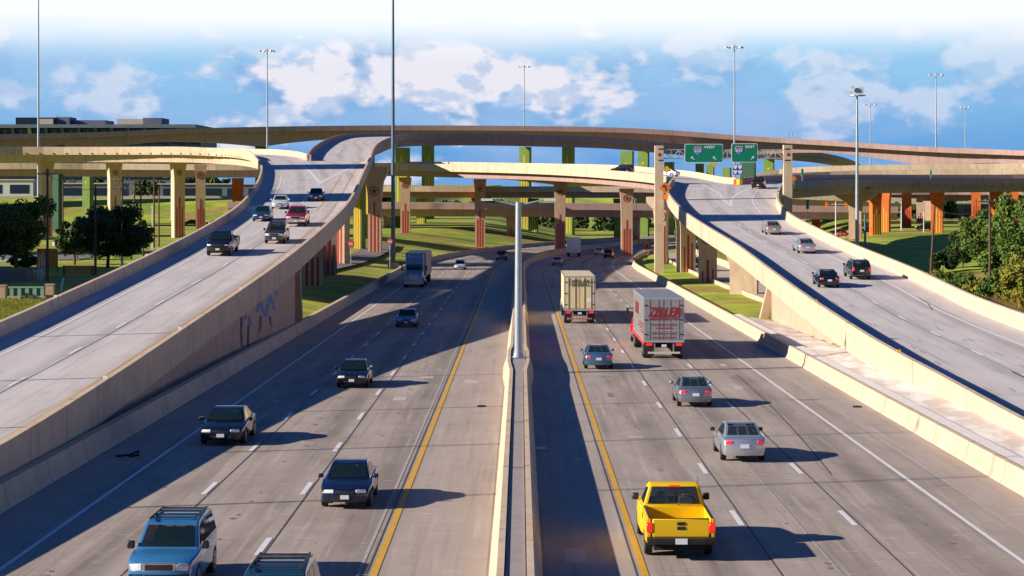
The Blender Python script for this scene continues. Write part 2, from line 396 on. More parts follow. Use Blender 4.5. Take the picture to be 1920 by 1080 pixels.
# grass with dry yellow and brown patches and mown lines
def grass_nodes():
    m = M_GRASS; nt = m.node_tree; N = nt.nodes.new; L = nt.links.new; b = nt.nodes['Principled BSDF']
    src = b.inputs['Base Color'].links[0].from_socket
    tc = N('ShaderNodeTexCoord')
    def nz(s, d, rg=.6, st=(1, 1, 1)):
        mp = N('ShaderNodeMapping'); mp.inputs['Scale'].default_value = st; L(tc.outputs['Object'], mp.inputs[0])
        n = N('ShaderNodeTexNoise'); n.inputs['Scale'].default_value = s; n.inputs['Detail'].default_value = d; n.inputs['Roughness'].default_value = rg; L(mp.outputs[0], n.inputs[0]); return n.outputs['Fac']
    def mr(x, a, c, lo=0, hi=1):
        n = N('ShaderNodeMapRange'); L(x, n.inputs[0])
        for i, q in enumerate((a, c, lo, hi)): n.inputs[i+1].default_value = q
        return n.outputs[0]
    def mix(f, a, c):
        n = N('ShaderNodeMixRGB'); L(f, n.inputs[0]); L(a, n.inputs[1]); n.inputs[2].default_value = (*c, 1); return n.outputs[0]
    c1 = mix(mr(nz(.05, 7), .50, .60, 0, .85), src, (.36, .22, .06))
    c2 = mix(mr(nz(.35, 8, .7), .50, .72, 0, .55), c1, (.045, .10, .008))
    c3 = mix(mr(nz(2.2, 8, .8), .52, .72, 0, .5), c2, (.30, .33, .05))
    L(c3, b.inputs['Base Color'])
grass_nodes()
build_terrain()
# ------------------------------------------------------------------ main highway (setting)
def main_st(u0, u1, y0, y1, step=6.):
    out = []; y = y0
    while True:
        c = cshift(y); z = mainz(y); t = (cshift(y+1)-cshift(y-1))/2
        k = math.sqrt(1+t*t)
        out.append((Vector((c+u0/k*1, y+u0*t/k*-1, z)), Vector((c+u1/k, y-u1*t/k, z))))
        if y >= y1: break
        y = min(y1, y+step)
    return out
def highway():
    L = main_st(-17.3, -.9, 28, 640); Rr = main_st(.62, 17.7, 28, 640)
    a = sweep('highway', L, [(0, -.3, 0), (1, .2, 0)], M_MAIN, None, closed=False); tag(a, kind='structure')
    b = sweep('highway', Rr, [(0, -.2, 0), (1, .3, 0)], M_MAIN, None, closed=False); tag(b, kind='structure')
    # paler concrete shoulders beside the median and the walls
    for nm, u0, u1 in (('highway_shoulder', -17.2, -15.0), ('highway_shoulder', -3.85, -.95), ('highway_shoulder', .65, 3.2), ('highway_shoulder', 15.75, 17.65)):
        s = sweep(nm, main_st(u0, u1, 28, 560), [(0, 0, .004), (1, 0, .004)], M_SHOULD, None, closed=False); tag(s, kind='structure')
    full = main_st(0, 1, 28, 600); S = cum(full)
    wl = MB(); yl = MB(); sl = MB(); wn = MB()
    e = S[-1]
    stripe(wl, full, S, 0, -14.6, .16, 0, e); stripe(wl, full, S, 0, 14.4, .16, 0, e)
    for off, ph in ((-7.7, 60-28-1.5), (-11.2, 60-28-1.5), (7.06, 65.5-28-1.5), (10.68, 65.5-28-1.5)):
        ph = ph % 12.2
        dashes(wl, full, S, 0, off, .19, 0, e, 0, ph)
        stripe(sl, full, S, 0, off+.17, .05, 0, e, 0, .009)
    stripe(yl, full, S, 0, -4.06, .2, 0, e); stripe(yl, full, S, 0, 3.45, .2, 0, e)
    stripe(sl, full, S, 0, -4.28, .05, 0, e, 0, .009); stripe(sl, full, S, 0, 3.22, .05, 0, e, 0, .009)
    stripe(wn, full, S, 0, 15.7, .16, 0, 320, 0, .010); stripe(wn, full, S, 0, -4.5, .1, 0, 250, 0, .010)
    stripe(wn, full, S, 0, 8.9, .07, 0, 200, 0, .010)
    # ghost of old striping and curved crack sealant in the outer lane
    stripe(sl, full, S, 0, lambda s: 10.9+2.0*math.sin((s-30)/40), .05, 48, 92, 0, .010)
    tag(wl.build('lane_marking', M_WHITE), kind='structure'); tag(yl.build('lane_marking', M_YEL), kind='structure')
    tag(sl.build('pavement_joint', M_TAR), kind='structure'); tag(wn.build('lane_marking', M_WORN), kind='structure')
    # median: two walls with a concrete fill between
    med = empty('median_barrier', (0, 28, mainz(28)), label='beige double concrete median wall between the two directions of the highway', cat='barrier')
    def bulge(s):   # widened around the pole base
        y = s+28; return .16*smoothstep(112, 118, y)*(1-smoothstep(126, 132, y))+0.05*smoothstep(110, 140, y)
    mst = main_st(-.88, .62, 28, 560, 3.)
    sweep('barrier_wall', mst, lambda s: [(0, -bulge(s), 0), (0, .12-bulge(s), .3), (0, .27-bulge(s), .98), (0, .46-bulge(s), .98), (0, .46-bulge(s), 0)], M_BEIGE, med)
    sweep('barrier_wall', mst, lambda s: [(1, bulge(s), 0), (1, -.12+bulge(s), .3), (1, -.27+bulge(s), .98), (1, -.46+bulge(s), .98), (1, -.46+bulge(s), 0)], M_BEIGE, med)
    sweep('median_fill', mst, lambda s: [(0, .49-bulge(s), .0), (0, .49-bulge(s), .92), (1, -.49+bulge(s), .92), (1, -.49+bulge(s), .0)], M_FILL, med)
    # outer walls
    bl = empty('highway_barrier', (-17, 28, mainz(28)), label='long concrete wall along the left edge of the highway below the ramp', cat='barrier')
    sweep('barrier_wall', main_st(-17.2, -16, 28, 560, 5.), [(0, 0, 0), (0, -.14, .25), (0, -.24, .84), (0, -.62, .84), (0, -.62, -.5), (0, 0, -.5)], M_BEIGE, bl)
    br = empty('highway_barrier', (17.6, 28, mainz(28)), label='long sunlit concrete wall along the right edge of the highway', cat='barrier')
    sweep('barrier_wall', main_st(17, 17.6, 28, 560, 5.), [(1, 0, 0), (1, .14, .25), (1, .24, .80), (1, .46, .80), (1, .46, -.5), (1, 0, -.5)], M_BEIGE, br)
highway()
# ------------------------------------------------------------------ bridges
def bridge(name, label, sts, girder=1.6, inset=1.6, h=1.07, down=.55, road=M_RAMP, group=None, cat='bridge', barm=M_BEIGE, gm=M_GIRD, t=.28, hl=None):
    hl = hl or h
    """sts already dense; girder: number or function of arc length"""
    o = (sts[0][0]+sts[0][1])/2
    root = empty(name, o, label=label, cat=cat, group=group)
    sweep('deck', sts, [(0, -.05, 0), (1, .05, 0)], road, root, closed=False)
    sweep('parapet', sts, [(0, 0, 0), (0, -.05, .25), (0, -.12, hl), (0, -.12-t, hl), (0, -.12-t, -down), (0, 0, -down)], barm, root)
    sweep('parapet', sts, [(1, 0, 0), (1, .05, .3), (1, .12, h), (1, .12+t, h), (1, .12+t, -down), (1, 0, -down)], barm, root)
    if girder:
        g = girder if callable(girder) else (lambda s: girder)
        W = (sts[0][1]-sts[0][0]).length
        def prof(s):
            d = g(s)
            return [(0, .02, -.06), (1, -.02, -.06), (1, -.02, -.35), (1, -inset, -.6), (1, -inset-.35, -.3-d), (0, inset+.35, -.3-d), (0, inset, -.6), (0, .02, -.35)]
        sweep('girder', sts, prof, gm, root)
    return root
def rel(pts): return [(Vector((a[0], a[1], CZ+a[2])), Vector((b[0], b[1], CZ+b[2]))) for a, b in pts]
def Pd(px, d, z): return ((px-960)/F*d, d, z)          # relative-height point on a pixel column
def haunch(centers, half, dmid, dpier):
    def f(s):
        m = min(abs(s-c) for c in centers); t = max(0, 1-m/half); return dmid+(dpier-dmid)*t**1.7
    return f
STARPTS = [(math.sin(k*math.pi/5)*(1 if k % 2 == 0 else .40), math.cos(k*math.pi/5)*(1 if k % 2 == 0 else .40)) for k in range(10)]
def pier(parent, c, w_, dep, ztop, zbase, m=M_WALL, sm=M_RED, yaw=0., flare=1.3, stripes=(), star=None, ring=True, cap=None, name='pier', fl_h=.33):
    """c=(x,y); ztop/zbase absolute; stripes: (centre frac, width, z0 frac, z1 frac) on the camera-side face and its reverse"""
    H = ztop-zbase; hw = w_/2; Rm = Matrix.Rotation(yaw, 3, 'Z')
    prof = [(-hw, 0), (hw, 0)]
    for k in range(7):
        t = k/6; prof.append((hw*(1+(flare-1)*t**2), H*(1-fl_h+fl_h*t)))
    prof += [(-x, z) for x, z in reversed(prof[2:])]
    n = len(prof); V = []
    for yy in (-dep/2, dep/2):
        for x, z in prof: V.append(Vector((c[0], c[1], zbase))+Rm @ Vector((x, yy, 0))+Vector((0, 0, z)))
    Fc = [tuple(range(n)), tuple(range(n, 2*n))[::-1]]+[(k, n+k, n+(k+1) % n, (k+1) % n) for k in range(n)]
    mb = MB().add(V, Fc)
    if cap:   # hammerhead cap: (width, height, depth)
        cw, chh, cd = cap; q = [(-hw*flare, 0), (hw*flare, 0), (cw/2, chh*.55), (cw/2, chh), (-cw/2, chh), (-cw/2, chh*.55)]
        V = [Vector((c[0], c[1], ztop-.01))+Rm @ Vector((x, yy, 0))+Vector((0, 0, z)) for yy in (-cd/2, cd/2) for x, z in q]
        mb.add(V, [tuple(range(6)), tuple(range(6, 12))[::-1]]+[(k, 6+k, 6+(k+1) % 6, (k+1) % 6) for k in range(6)])
    o = mb.build(name, m, parent)
    fwd = Rm @ Vector((0, -1, 0)); rt = Rm @ Vector((1, 0, 0)); base = Vector((c[0], c[1], zbase))
    for fr, sw, z0, z1 in stripes:
        s = MB()
        s.prism([(-sw/2, z0*H), (sw/2, z0*H), (sw/2, z1*H), (-sw/2, z1*H)], base+rt*(fr*hw)+fwd*(dep/2-.05), rt, (0, 0, 1), fwd*.09)
        q = s.build('stripe', sm, None); q.parent = o; fixrel(q, o)
    if star:
        s = MB(); r = w_*.36 if star is True else star; zc = H*.86
        s.prism([(x*r*.75, z*r*.75+zc) for x, z in STARPTS], base+fwd*(dep/2-.02), rt, (0, 0, 1), fwd*.07)
        if ring:
            for k in range(20):
                a0, a1 = 2*math.pi*k/20, 2*math.pi*(k+1)/20
                s.prism([(r*math.sin(a0), r*math.cos(a0)+zc), (r*math.sin(a1), r*math.cos(a1)+zc), (r*.86*math.sin(a1), r*.86*math.cos(a1)+zc), (r*.86*math.sin(a0), r*.86*math.cos(a0)+zc)], base+fwd*(dep/2-.02), rt, (0, 0, 1), fwd*.07)
        q = s.build('star_emblem', M_STAR if m is not M_GREENP else M_YSTR, None); q.parent = o; fixrel(q, o)
    return o
def fixrel(q, par):
    """q was built in world space; move its vertices into par's space (par chain has only translations)"""
    off = Vector((0, 0, 0)); p = par
    while p is not None: off += Vector(p.location); p = p.parent
    q.data.transform(Matrix.Translation(-off))
RED3 = ((-.5, .26, 0, .42), (0, .30, 0, .55), (.5, .26, 0, .42))
YEL3 = ((-.55, .3, .02, .78), (0, .34, .02, .9), (.55, .3, .02, .78))
# --- left entrance ramp ---
LT = [(52, -29.3, -18.3, -10.35), (70.5, -29.3, -18.0, -10.03), (90, -29.2, -18.1, -9.55), (113.5, -29.0, -18.1, -8.67), (132, -28.8, -17.8, -7.77),
      (153.5, -28.0, -17.2, -6.4), (179.5, -27.7, -17.1, -4.82), (209, -28.6, -17.6, -3.23), (240, -31.0, -19.0, -1.7), (279, -34.9, -21.2, .15), (315, -39.1, -23.0, 2.2), (350, -44.5, -24.8, 4.0)]
# --- right exit ramp ---
RT = [(52, 21.0, 33.0, -10.75), (70, 21.0, 33.0, -10.7), (83, 21.1, 33.2, -10.6), (98, 21.2, 33.3, -10.35), (115, 21.1, 33.4, -9.95), (146, 22.0, 33.8, -9.35),
      (173, 22.5, 34.5, -8.35), (200, 22.6, 33.7, -7.0), (223, 21.9, 33.2, -5.7), (244, 21.6, 33.5, -4.6), (270, 22.0, 35.6, -3.2), (292, 22.9, 38.6, -1.9), (316, 25.2, 42.6, -.7), (332, 27.0, 46.5, -.05)]
def tab(T): return [(Vector((a, d, CZ+z)), Vector((b, d, CZ+z))) for d, a, b, z in T]
A_ST = densify(tab(LT)); B_ST = densify(tab(RT)); A_S = cum(A_ST); B_S = cum(B_ST)
def s_at(sts, S, y):
    for k in range(1, len(sts)):
        if sts[k][0].y >= y: 
            t = (y-sts[k-1][0].y)/(sts[k][0].y-sts[k-1][0].y); return S[k-1]+t*(S[k]-S[k-1])
    return S[-1]
def ground_wall(sts, side, y0, y1, sgn, parent, name='retaining_wall', inset=.32, top=-.5):
    """wall from under the parapet down to the ground"""
    V = []; ss = [st for st in sts if y0 <= st[0].y <= y1]
    for st in ss:
        u = lat(st); b = st[side]
        for off in (inset, inset+.5):
            p = b-u*off*(1 if side else -1)
            p = b+u*(-off+.30 if side else off-.30)
            for z in (b.z+top, min(mainz(b.y), CZ-10.9)-.6): V.append(Vector((p.x, p.y, z)))
    n = len(ss); Fc = []
    for k in range(n-1):
        a = 4*k
        for q in ((0, 1, 5, 4), (2, 6, 7, 3), (0, 4, 6, 2), (1, 3, 7, 5)): Fc.append(tuple(a+i for i in q))
    Fc += [(0, 2, 3, 1), (4*n-4, 4*n-3, 4*n-1, 4*n-2)]
    o = mesh(name, V, Fc, M_WALL, parent)
    return o
def left_ramp():
    near = [s for s in A_ST if s[0].y <= 160]; 
    root = bridge('entrance_ramp', 'long grey two lane ramp descending on the left side, with beige parapets', A_ST, girder=lambda s: 1.0 if s < 108 else 1.35, inset=1.3, down=.62, cat='ramp bridge', hl=.78)
    ground_wall(A_ST, 1, 50, 158, 1, root, inset=.2, top=-.55); ground_wall(A_ST, 0, 50, 158, -1, root, inset=.2, top=-.55)
    # end of the wall: abutment face and raking pilaster
    st = interp(A_ST, A_S, s_at(A_ST, A_S, 158)); m = MB(); zb = mainz(158)-.6; zt = st[0].z-.7
    m.box(((st[0].x+st[1].x)/2, 158.2, (zb+zt)/2), ((st[1]-st[0]).length-.3, .6, zt-zb)); m.build('abutment', M_WALL, root)
    b = st[1]; m = MB(); Y = 158.6
    m.add([(b.x+.35, Y, zt+.3), (b.x+.35, Y+.5, zt+.3), (b.x+.35, Y+3.4, zb), (b.x+.35, Y+2.6, zb), (b.x-.5, Y, zt+.3), (b.x-.5, Y+.5, zt+.3), (b.x-.5, Y+3.4, zb), (b.x-.5, Y+2.6, zb)],
          [(0, 1, 2, 3), (4, 7, 6, 5), (0, 4, 5, 1), (1, 5, 6, 2), (2, 6, 7, 3), (3, 7, 4, 0)]); m.build('raking_brace', M_WALL, root)
    # lane lines
    wl = MB(); yl = MB(); sl = MB(); e = A_S[-1]; q = lambda y: s_at(A_ST, A_S, y)
    stripe(wl, A_ST, A_S, 0, lambda s: 2.2+.5*smoothstep(q(215), q(290), s), .2, 0, q(300))
    dashes(wl, A_ST, A_S, 0, lambda s: 5.7+.5*smoothstep(q(215), q(250), s), .2, 0, q(228), 0, 5.0)
    stripe(sl, A_ST, A_S, 0, lambda s: 5.9+.5*smoothstep(q(215), q(250), s), .04, 0, q(228), 0, .009)
    stripe(wl, A_ST, A_S, 0, lambda s: 6.1+2.2*smoothstep(q(230), q(285), s), .17, q(228), q(277))
    s0, s1 = q(277), q(330)
    stripe(wl, A_ST, A_S, 0, lambda s: 8.2-1.6*((s-s0)/(s1-s0)), .5, s0, s1)
    stripe(wl, A_ST, A_S, 0, lambda s: 8.2+7.4*((s-s0)/(s1-s0))**1.25, .5, s0, e)
    stripe(yl, A_ST, A_S, 1, -1.65, .16, 0, e); stripe(yl, A_ST, A_S, 1, -3.2, .12, q(215), q(300), 1)
    wl.build('lane_marking', M_WHITE, root); yl.build('lane_marking', [M_YELW, M_YEL], root); sl.build('pavement_joint', M_TAR, root)
    # debris line against the left parapet
    # painted zigzag on the end of the wall
    pb = MB(); pd = MB(); pl = MB(); MBL = mat('mural_blue', (.015, .15, .40), .6); MDK = mat('mural_dark', (.05, .06, .05), .8); MTN = mat('mural_tan', (.42, .30, .22), .8); col = [MBL]
    def wallpt(px, py):   # a point on the wall's outer face (plane x = wx)
        wx = -17.2
        for _ in range(12):
            d = wx*F/(px-960); st = interp(A_ST, A_S, s_at(A_ST, A_S, d)); wx = st[1].x+.108
        return Vector((wx, d, CZ-(py-H0)/F*d))
    def poly(mb, pts):
        V = [wallpt(*p) for p in pts]; n = len(V); V2 = [v+Vector((-.02, 0, 0)) for v in V]
        mb.add(V+V2, [tuple(range(n))]+[(k, n+k, n+(k+1) % n, (k+1) % n) for k in range(n)])
    def stroke(mb, pts, hw):
        if len(pts) < 6: mb = MB()
        for (a, b2) in zip(pts, pts[1:]): poly(mb, [(a[0]-hw, a[1]), (a[0]+hw, a[1]+1), (b2[0]+hw, b2[1]), (b2[0]-hw, b2[1]-1)])
        if len(pts) < 6: mb.build('painted_brush_stroke', col[0], root)
    stroke(pb, [(482, 585), (487.5, 561), (491, 577), (498, 594), (503, 570), (507, 554), (512, 572), (515, 582)], 3.0)
    stroke(pb, [(467, 592), (468.5, 613)], 3.0); stroke(pb, [(517.5, 545), (519, 556)], 2.0)
    col[0] = MDK
    stroke(pd, [(453, 594), (451.5, 620), (454, 652)], 2.0); stroke(pd, [(466, 610), (464.5, 650)], 2.0); stroke(pd, [(461, 590), (459, 600)], 1.0)
    stroke(pd, [(489, 592), (486.5, 622)], 1.8); stroke(pd, [(506, 592), (508, 612)], 1.8); stroke(pd, [(497, 548), (496, 560)], .9)
    col[0] = MTN
    stroke(pl, [(457, 592), (456, 648)], 1.6); stroke(pl, [(486, 612), (484, 638)], 2.0); stroke(pl, [(509, 606), (507, 628)], 1.6); stroke(pl, [(493, 600), (490, 622)], 1.3)
    pb.build('painted_zigzag', MBL, root)
    # piers
    zg = lambda x, y: groundz(x, y)-.4
    for (x, y, w2, top, yaw, kw) in (
        (-22.6, 205, 5.2*.3, None, -.30, dict(stripes=((-.45, .42, .03, .5), (.35, .26, .02, .14)))),
        (-23.6, 236, 2.6, None, .22, dict(stripes=RED3)), (-24.6, 268, 2.4, None, .1, dict(stripes=RED3)),
        (-26.0, 305, 2.1, None, -.42, dict(stripes=((-.6, .24, .0, .8), (-.1, .34, .0, .88), (.45, .26, .0, .7)))), (-36.5, 305, 2.0, None, .2, dict(stripes=RED3)), (-30.5, 340, 2.0, None, .1, dict(stripes=RED3))):
        st = interp(A_ST, A_S, s_at(A_ST, A_S, y)); pier(root, (x, y), w2, 1.7, st[0].z-1.55, zg(x, y), yaw=yaw, flare=1.15, star=None, **kw)
    st = interp(A_ST, A_S, s_at(A_ST, A_S, 345))
    pier(root, (-24.6, 360), 2.35, 1.8, CZ+.6, zg(-24.6, 360), yaw=-.05, flare=1.35, stripes=((-.55, .22, 0, .55), (0, .3, 0, .72), (.55, .22, 0, .55)), star=.85, cap=(4.6, 2.5, 2.2))
    # small reflector posts standing on the parapet
    for y in (88, 108, 130, 152):
        st = interp(A_ST, A_S, s_at(A_ST, A_S, y)); MB().box((st[1].x+.25, y, st[1].z+1.07+.06), (.22, .1, .12)).build('reflector', M_WHITE, root)
    for y in (128, 155, 186):
        st = interp(A_ST, A_S, s_at(A_ST, A_S, y)); MB().box((st[0].x-.25, y, st[0].z+.78+.06), (.22, .1, .12)).build('reflector', M_WHITE, root)
    return root
left_ramp()
def branch_left():
    pts = rel([((-44.5, 350, 4.0), Pd(579, 350, 4.0)), (Pd(470, 368, 4.9), Pd(556, 374, 5.0)), (Pd(443, 385, 5.6), Pd(520, 394, 5.7)), (Pd(410, 396, 6.0), Pd(470, 408, 6.1)),
               (Pd(340, 402, 6.4), Pd(370, 415, 6.5)), (Pd(250, 408, 6.5), Pd(262, 421, 6.6)), (Pd(120, 412, 6.55), Pd(124, 425, 6.6)), (Pd(0, 411, 6.6), Pd(0, 424, 6.6)), (Pd(-160, 402, 6.6), Pd(-170, 414, 6.6)), (Pd(-400, 380, 6.6), Pd(-430, 390, 6.6))])
    sts = densify(pts); S = cum(sts)
    root = bridge('flyover_branch', 'cream sunlit flyover branch curving off to the left of the ramp split', sts, girder=1.75, inset=.9, cat='bridge', gm=M_BEIGE)
    wl = MB(); stripe(wl, sts, S, 0, 2.2, .15, 0, 60); stripe(wl, sts, S, 0, 7.0, .2, 0, 18); wl.build('lane_marking', M_WHITE, root)
    # drain holes along the outer face
    m = MB(); s = 32
    while s < S[-1]-20:
        st = interp(sts, S, s); u = lat(st); MB().box(st[0]-u*.42+Vector((0, 0, -.28)), (.22, .3, .2)).build('drain_hole', M_CRK, root); s += 2.9
    for px, d in ((86, 417), (214, 414), (334, 409)):
        x = (px-960)/F*d
        pier(root, (x, d), 2.3, 1.6, CZ+4.6, groundz(x, d)-.4, yaw=.55, flare=1.45, stripes=RED3, star=.7, m=M_BEIGE, fl_h=.28)
    x = (376-960)/F*400
    pier(root, (x, 400), 1.9, 1.6, CZ+3.9, groundz(x, 400)-.4, yaw=.15, flare=1.35, stripes=RED3, star=.8)
M_CRK = mat('drain_shadow', (.05, .03, .02), .9)
branch_left()
def branch_right():
    pts = rel([(Pd(579, 350, 4.0), (-24.8, 350, 4.0)), (Pd(588, 388, 5.9), Pd(698, 385, 5.7)), (Pd(603, 430, 7.9), Pd(707, 425, 7.6)), (Pd(622, 478, 10.1), Pd(722, 462, 9.3)), (Pd(650, 512, 11.8), Pd(742, 494, 10.9)),
               (Pd(690, 530, 12.5), Pd(768, 514, 11.8)), (Pd(760, 545, 12.9), Pd(820, 533, 12.4)), (Pd(880, 563, 13.1), Pd(905, 551, 12.8)), (Pd(1010, 578, 13.0), Pd(1012, 567, 12.8)), (Pd(1150, 598, 12.6), Pd(1146, 587, 12.5)),
               (Pd(1300, 642, 11.1), Pd(1310, 631, 11.0)), (Pd(1430, 700, 10.9), Pd(1452, 688, 10.9)), (Pd(1522, 770, 10.4), Pd(1548, 758, 10.4)), (Pd(1575, 850, 8.6), Pd(1600, 842, 8.6)), (Pd(1600, 930, 5), Pd(1626, 926, 5))])
    sts = densify(pts); S = cum(sts)
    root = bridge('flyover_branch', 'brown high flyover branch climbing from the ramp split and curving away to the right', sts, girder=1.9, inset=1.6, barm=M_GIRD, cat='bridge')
    wl = MB(); stripe(wl, sts, S, 0, lambda s: max(2.0, 2.6-.01*s), .2, 0, 330); stripe(wl, sts, S, 1, -1.2, .12, 0, 260, 1); wl.build('lane_marking', [M_WHITE, M_YELW], root)
    for px, d, zt, w2, kw in ((674, 372, 3.2, 1.6, dict(stripes=YEL3)), (692, 425, 5.9, 1.7, dict(stripes=YEL3)), (755, 508, 9.2, 3.2, dict(stripes=YEL3, star=.55, ring=False)),
                          (985, 574, 10.6, 3, dict(stripes=YEL3)), (1207, 612, 10.2, 3.0, dict(star=.8, ring=False)), (1442, 700, 8.6, 3.4, dict(star=.8, ring=False)), (1562, 820, 7, 3.2, {})):
        x = (px-960)/F*d; pier(root, (x, d), w2, 2.2, CZ+zt, min(groundz(x, d), CZ-10.9)-1, m=M_GREENP, sm=M_YSTR, yaw=-.3, flare=1.0, **kw)
branch_right()
def top_flyover():
    c = [(-330, 520, 9.0), Pd(0, 590, 13.4), Pd(368, 612, 15.8), Pd(740, 626, 17.0), Pd(1150, 632, 16.5), Pd(1400, 632, 13.9), Pd(1560, 625, 12.3), Pd(1742, 612, 10.2), Pd(1920, 598, 8.9), Pd(2250, 560, 6.5), Pd(2700, 500, 4)]
    sts = from_center([Vector((p[0], p[1], CZ+p[2])) for p in c], 12.5, 5.)
    sts = [(b, a) for a, b in sts]   # left = near side is not needed; keep near side as index 0
    sts = [(s[1], s[0]) for s in sts]
    S = cum(sts)
    def sx(px):
        best = min(range(len(sts)), key=lambda k: abs((sts[k][0].x+sts[k][1].x)/2/((sts[k][0].y+sts[k][1].y)/2)*F+960-px)); return S[best]
    cs = [sx(p) for p in (120, 500, 800, 1080, 1400, 1742, 2050)]
    root = bridge('top_flyover', 'brown topmost flyover arching across the whole interchange against the sky', sts, girder=haunch(cs, 30, 2.3, 4.6), inset=2.0, barm=M_GIRD, h=1.1, down=.45, cat='bridge')
    for px in (500, 800, 1080, 1400, 1742):
        s = sx(px); st = interp(sts, S, s); x = (st[0].x+st[1].x)/2; y = (st[0].y+st[1].y)/2
        pier(root, (x, y), 3.4, 2.6, st[0].z-4.8, CZ-16, m=M_DGREEN if px in (500, 1400) else (M_GREENP if px != 1742 else M_WALL), sm=M_YSTR, yaw=-.35 if px > 960 else .3, flare=1.0, stripes=() if px == 1742 else YEL3)
    # short parapet posts seen on the skyline
    for px in (420, 696, 1203):
        s = sx(px); st = interp(sts, S, s); q = st[0] if st[0].y < st[1].y else st[1]
        MB().tube((q.x, q.y, q.z+1.1), (q.x, q.y, q.z+2.7), .09, .07, 6).build('marker_post', M_GALV, root)
top_flyover()
def right_ramp():
    root = bridge('exit_ramp', 'long grey two lane ramp on the right side with sunlit cream parapets', B_ST, girder=lambda s: 1.0 if s < 100 else 1.5, inset=1.3, down=.7, cat='ramp bridge', gm=M_BEIGE)
    ground_wall(B_ST, 0, 50, 173, -1, root, inset=.2, top=-.6); ground_wall(B_ST, 1, 50, 173, 1, root, inset=.2, top=-.6)
    st = interp(B_ST, B_S, s_at(B_ST, B_S, 173)); m = MB(); zb = mainz(173)-.6; zt = st[0].z-.7
    m.box(((st[0].x+st[1].x)/2, 173.2, (zb+zt)/2), ((st[1]-st[0]).length-.3, .6, zt-zb)); m.build('abutment', M_WALL, root)
    b = st[0]; m = MB(); Y = 173.5
    m.add([(b.x-.35, Y, zt+.3), (b.x-.35, Y+.6, zt+.3), (b.x-1.2, Y+1.2, zb), (b.x-1.2, Y+.4, zb), (b.x+.4, Y, zt+.3), (b.x+.4, Y+.6, zt+.3), (b.x-.5, Y+1.2, zb), (b.x-.5, Y+.4, zb)],
          [(0, 1, 2, 3), (4, 7, 6, 5), (0, 4, 5, 1), (1, 5, 6, 2), (2, 6, 7, 3), (3, 7, 4, 0)]); m.build('raking_brace', M_BEIGE, root)
    # grooves on the outer face
    wl = MB(); yl = MB(); sl = MB(); e = B_S[-1]; q = lambda y: s_at(B_ST, B_S, y)
    stripe(wl, B_ST, B_S, 1, lambda s: -2.4-1.1*smoothstep(q(260), q(290), s), .2, 0, q(320))
    dashes(wl, B_ST, B_S, 1, lambda s: -6.15-1.6*smoothstep(q(235), q(290), s), .2, 0, q(250), 0, 3.0)
    dashes(wl, B_ST, B_S, 0, lambda s: 5.2+.6*smoothstep(q(235), q(290), s), .15, q(250), q(310), 0, 2.0, .8, 3.5)
    stripe(sl, B_ST, B_S, 1, -6.32, .05, 0, q(235), 0, .009); stripe(sl, B_ST, B_S, 1, -6.42, .12, q(52), q(108), 0, .010)
    stripe(yl, B_ST, B_S, 0, 1.3, .15, 0, q(330))
    s0 = q(272); stripe(wl, B_ST, B_S, 0, lambda s: 7.8-.3*(s-s0)/60*2, .38, s0, q(300)); stripe(wl, B_ST, B_S, 0, lambda s: 7.8+6.5*((s-s0)/60)**1.3, .38, s0, e)
    stripe(wl, B_ST, B_S, 0, lambda s: 7.5-3.0*(s-q(300))/32, .38, q(300), e)
    # short skid scars
    for k in range(22):
        s = q(95)+random.uniform(0, 60); o = random.choice((-9.3, -4.4, -8.2, -5.0))+random.uniform(-.3, .3); stripe(sl, B_ST, B_S, 1, o, .06, s, s+random.uniform(.6, 2.4), 0, .010)
    stripe(sl, B_ST, B_S, 1, lambda s: -2.6+.5*math.sin((s-q(150))/4), .07, q(148), q(158), 0, .016)
    wl.build('lane_marking', M_WHITE, root); yl.build('lane_marking', M_YELW, root); sl.build('pavement_joint', M_TAR, root)
    for (x, y, w2, dep, yaw, kw) in ((25.0, 216, 2.9, 1.8, -.22, dict(stripes=((.25, .42, .02, .16),), flare=1.3)), (24.4, 250, 2.3, 1.7, -.1, dict(stripes=((-.55, .2, 0, .26), (0, .3, 0, .48), (.55, .2, 0, .3)), star=.7, flare=1.45)),
                                (24.8, 286, 2.3, 1.8, .3, dict(stripes=((-.5, .24, 0, .45), (0, .34, 0, .62), (.5, .24, 0, .5)), star=.75, flare=1.35)), (24.0, 322, 2.0, 1.8, -.25, dict(stripes=((.2, .25, 0, .55), (.65, .22, 0, .7)), star=.9, flare=1.3, cap=(4.6, 1.9, 2.2)))):
        st = interp(B_ST, B_S, s_at(B_ST, B_S, min(y, 330))); zt = st[0].z-1.6-(1.9 if 'cap' in kw else 0)
        pier(root, (x, y), w2, dep, zt, groundz(x, y)-.4, yaw=yaw, m=M_BEIGE, **kw)
    for (x, y) in ((33.6, 250), (37, 290), (33, 216), (42, 320)):
        st = interp(B_ST, B_S, s_at(B_ST, B_S, y)); pier(root, (x, y), 2.2, 1.7, st[0].z-1.6, groundz(x, y)-.4, yaw=.1, flare=1.3, stripes=RED3, m=M_WALL)
    for x, y, zt in ((31.4, 372, -1.6),):
        pier(root, (x, y), 1.6, 1.6, CZ+zt, groundz(x, y)-.4, m=M_ORANGE, sm=M_RED, flare=1.0, stripes=YEL3)
    for y in (108, 143, 205):
        st = interp(B_ST, B_S, s_at(B_ST, B_S, y)); MB().box((st[0].x-.25, y, st[0].z+1.07+.06), (.22, .1, .12)).build('reflector', M_SIGNY, root)
    # pale concrete slab strip between highway wall and ramp
    zt = [(40, -10.1), (83, -10.2), (98, -10.3), (107, -10.4), (130, -10.55), (146, -11.1), (172, -11.75)]
